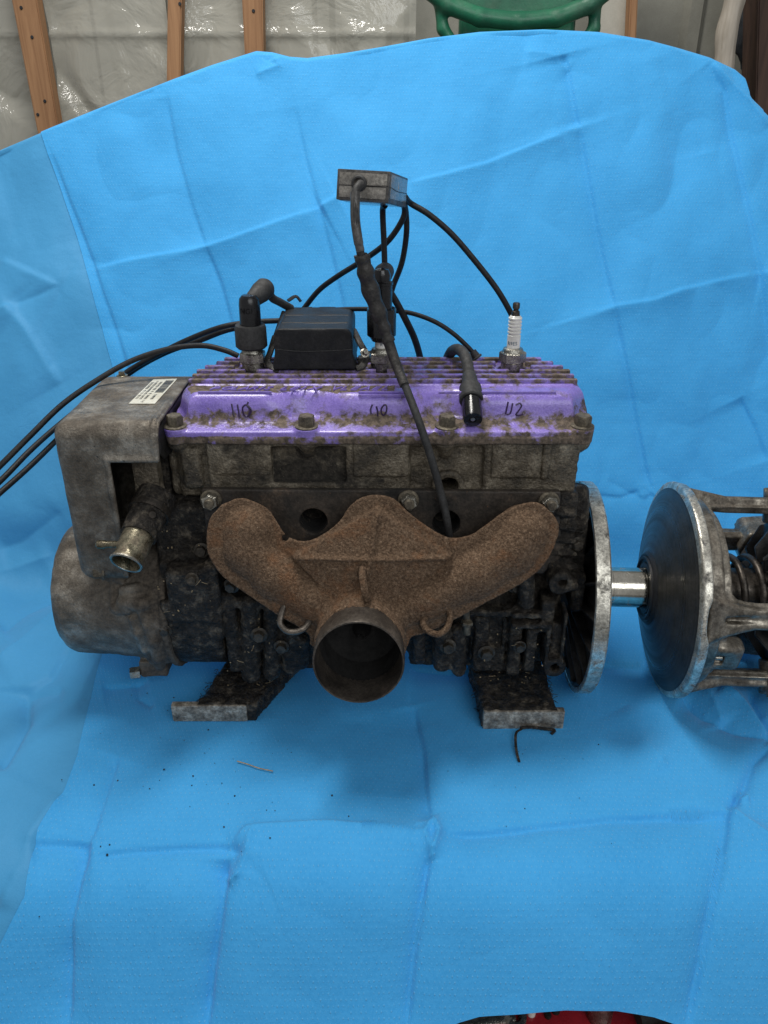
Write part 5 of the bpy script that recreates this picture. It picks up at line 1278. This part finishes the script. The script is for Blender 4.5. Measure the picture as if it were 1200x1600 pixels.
lead('plug_lead', [rear - upv * .010 + rt * .022, V(632, 325, .16), V(628, 345, .165), V(605, 378, .175), V(570, 405, .20), V(530, 430, .225), V(500, 452, .24), V(478, 478, .25), V(462, 500, .25)], .0036, label='lead sweeping down left behind the black box')
lead('plug_lead', [rear - upv * .008 + rt * .026, V(634, 330, .17), V(635, 365, .18), V(628, 410, .19), V(614, 448, .195), V(606, 480, .195), V(602, 510, .20)], .0036, label='bowed lead just right of the straight one')
lead('plug_lead', [rear - upv * .004 + rt * .028, V(642, 318, .165), V(670, 335, .16), V(705, 365, .155), V(740, 405, .150), V(775, 450, .146), V(797, 487, .144), V(801, 500, .143)], .0036, label='lead curving right to the bare spark plug')
lead('tail_lead', [V(604, 448, .16), V(618, 470, .165), V(634, 500, .17), V(648, 530, .185), V(657, 562, .205), V(660, 590, .21)], .0045, label='short thick lead dropping behind the head cover')

# ==================================================================== loose boot over the cover
lb = thing('loose_plug_cap', 'loose black plug cap on a bent hose, lying over the purple cover left of 112', 'plug cap', (.10, .05, ZT))
pA = V(722, 592, .060); pB = V(736, 634, .022)
part('bent_hose', MB().tube([V(690, 585, .215), V(699, 562, .19), V(706, 549, .15), V(716, 546, .12), V(726, 555, .098), V(731, 572, .080), V(733, 590, .066), V(735, 605, .052)], .0068, 14, 10).out(), MAT['boot'], lb)
a = V(733, 585, .068); b = V(739, 656, .000); ax = (b - a); L = ax.length
part('sleeve', MB().lathe([(L * .0, .0075), (L * .08, .0090), (L * .25, .0098), (L * .30, .0128), (L * .58, .0140), (L * .60, .0128), (L * .60, .011)], a, ax, 32).out(), MAT['boot'], lb)
part('cap_tube', MB().lathe([(L * .55, 0), (L * .55, .0112), (L * .96, .0112), (L, .0105), (L, .004), (L * .97, .0035), (L * .97, 0)], a, ax, 32).out(), MAT['bakelite'], lb)
part('contact', MB().lathe([(L * .96, 0), (L * .96, .0030), (L * .995, .0026), (L * .998, 0)], a, ax, 16).out(), MAT['zinc'], lb)

# ==================================================================== cables
def cable(name, label, pts, r, mat='rubber'):
    P = [V(*p) for p in pts]
    return single(name, label, 'cable', MB().tube(P, r, 12, 10).out(), MAT[mat], tuple(P[0]), group='black cables leaving to the left')
cable('cable', 'uppermost of the three black cables at left, crossing above the grey cover',
      [(-60, 785, -.02), (0, 728, .01), (45, 683, .04), (100, 630, .08), (160, 589, .11), (210, 562, .13), (265, 545, .14), (315, 540, .14), (350, 547, .135), (372, 556, .132)], .0035)
cable('cable', 'middle one of the three black cables at left, passing behind the black box',
      [(-60, 805, -.01), (0, 752, .03), (45, 706, .08), (85, 670, .13), (140, 625, .19), (200, 580, .22), (250, 552, .22), (300, 528, .215), (350, 510, .21), (400, 503, .215), (440, 501, .22)], .0036)
cable('cable', 'lowest of the three black cables at left, ending behind the plug with the angled cap',
      [(-60, 822, -.02), (0, 770, .02), (45, 730, .07), (88, 688, .13), (140, 635, .205), (200, 585, .235), (255, 553, .23), (310, 533, .225), (355, 516, .22), (400, 508, .24)], .0036)
cc = thing('thin_cable', 'thin black cable arching right from the ignition box down to the back of the cover', 'cable', tuple(V(540, 482, .20)))
part('cable', MB().tube([V(520, 484, .21), V(548, 483, .20), V(575, 483, .19), V(610, 485, .18), (V(645, 490, .17)), V(680, 503, .16), V(708, 521, .155), V(730, 541, .152), V(740, 552, .150)], .0030, 12, 10).out(), MAT['rubber'], cc)
part('end_ferrule', MB().lathe([(0, .0032), (0, .0048), (.008, .0055), (.009, .0072), (.011, .0072), (.011, 0)], V(738, 549, .151), V(746, 560, .149) - V(738, 549, .151), 16).out(), MAT['boot'], cc)
sl = single('short_lead', 'short black lead from the angled left plug cap to the black box', 'cable', MB().tube([eL - Vector((.004, .010, .003)), eL, V(425, 465, .175), V(437, 472, .19), V(455, 482, .205)], .0052, 12, 8).out(), MAT['boot'], tuple(eL))
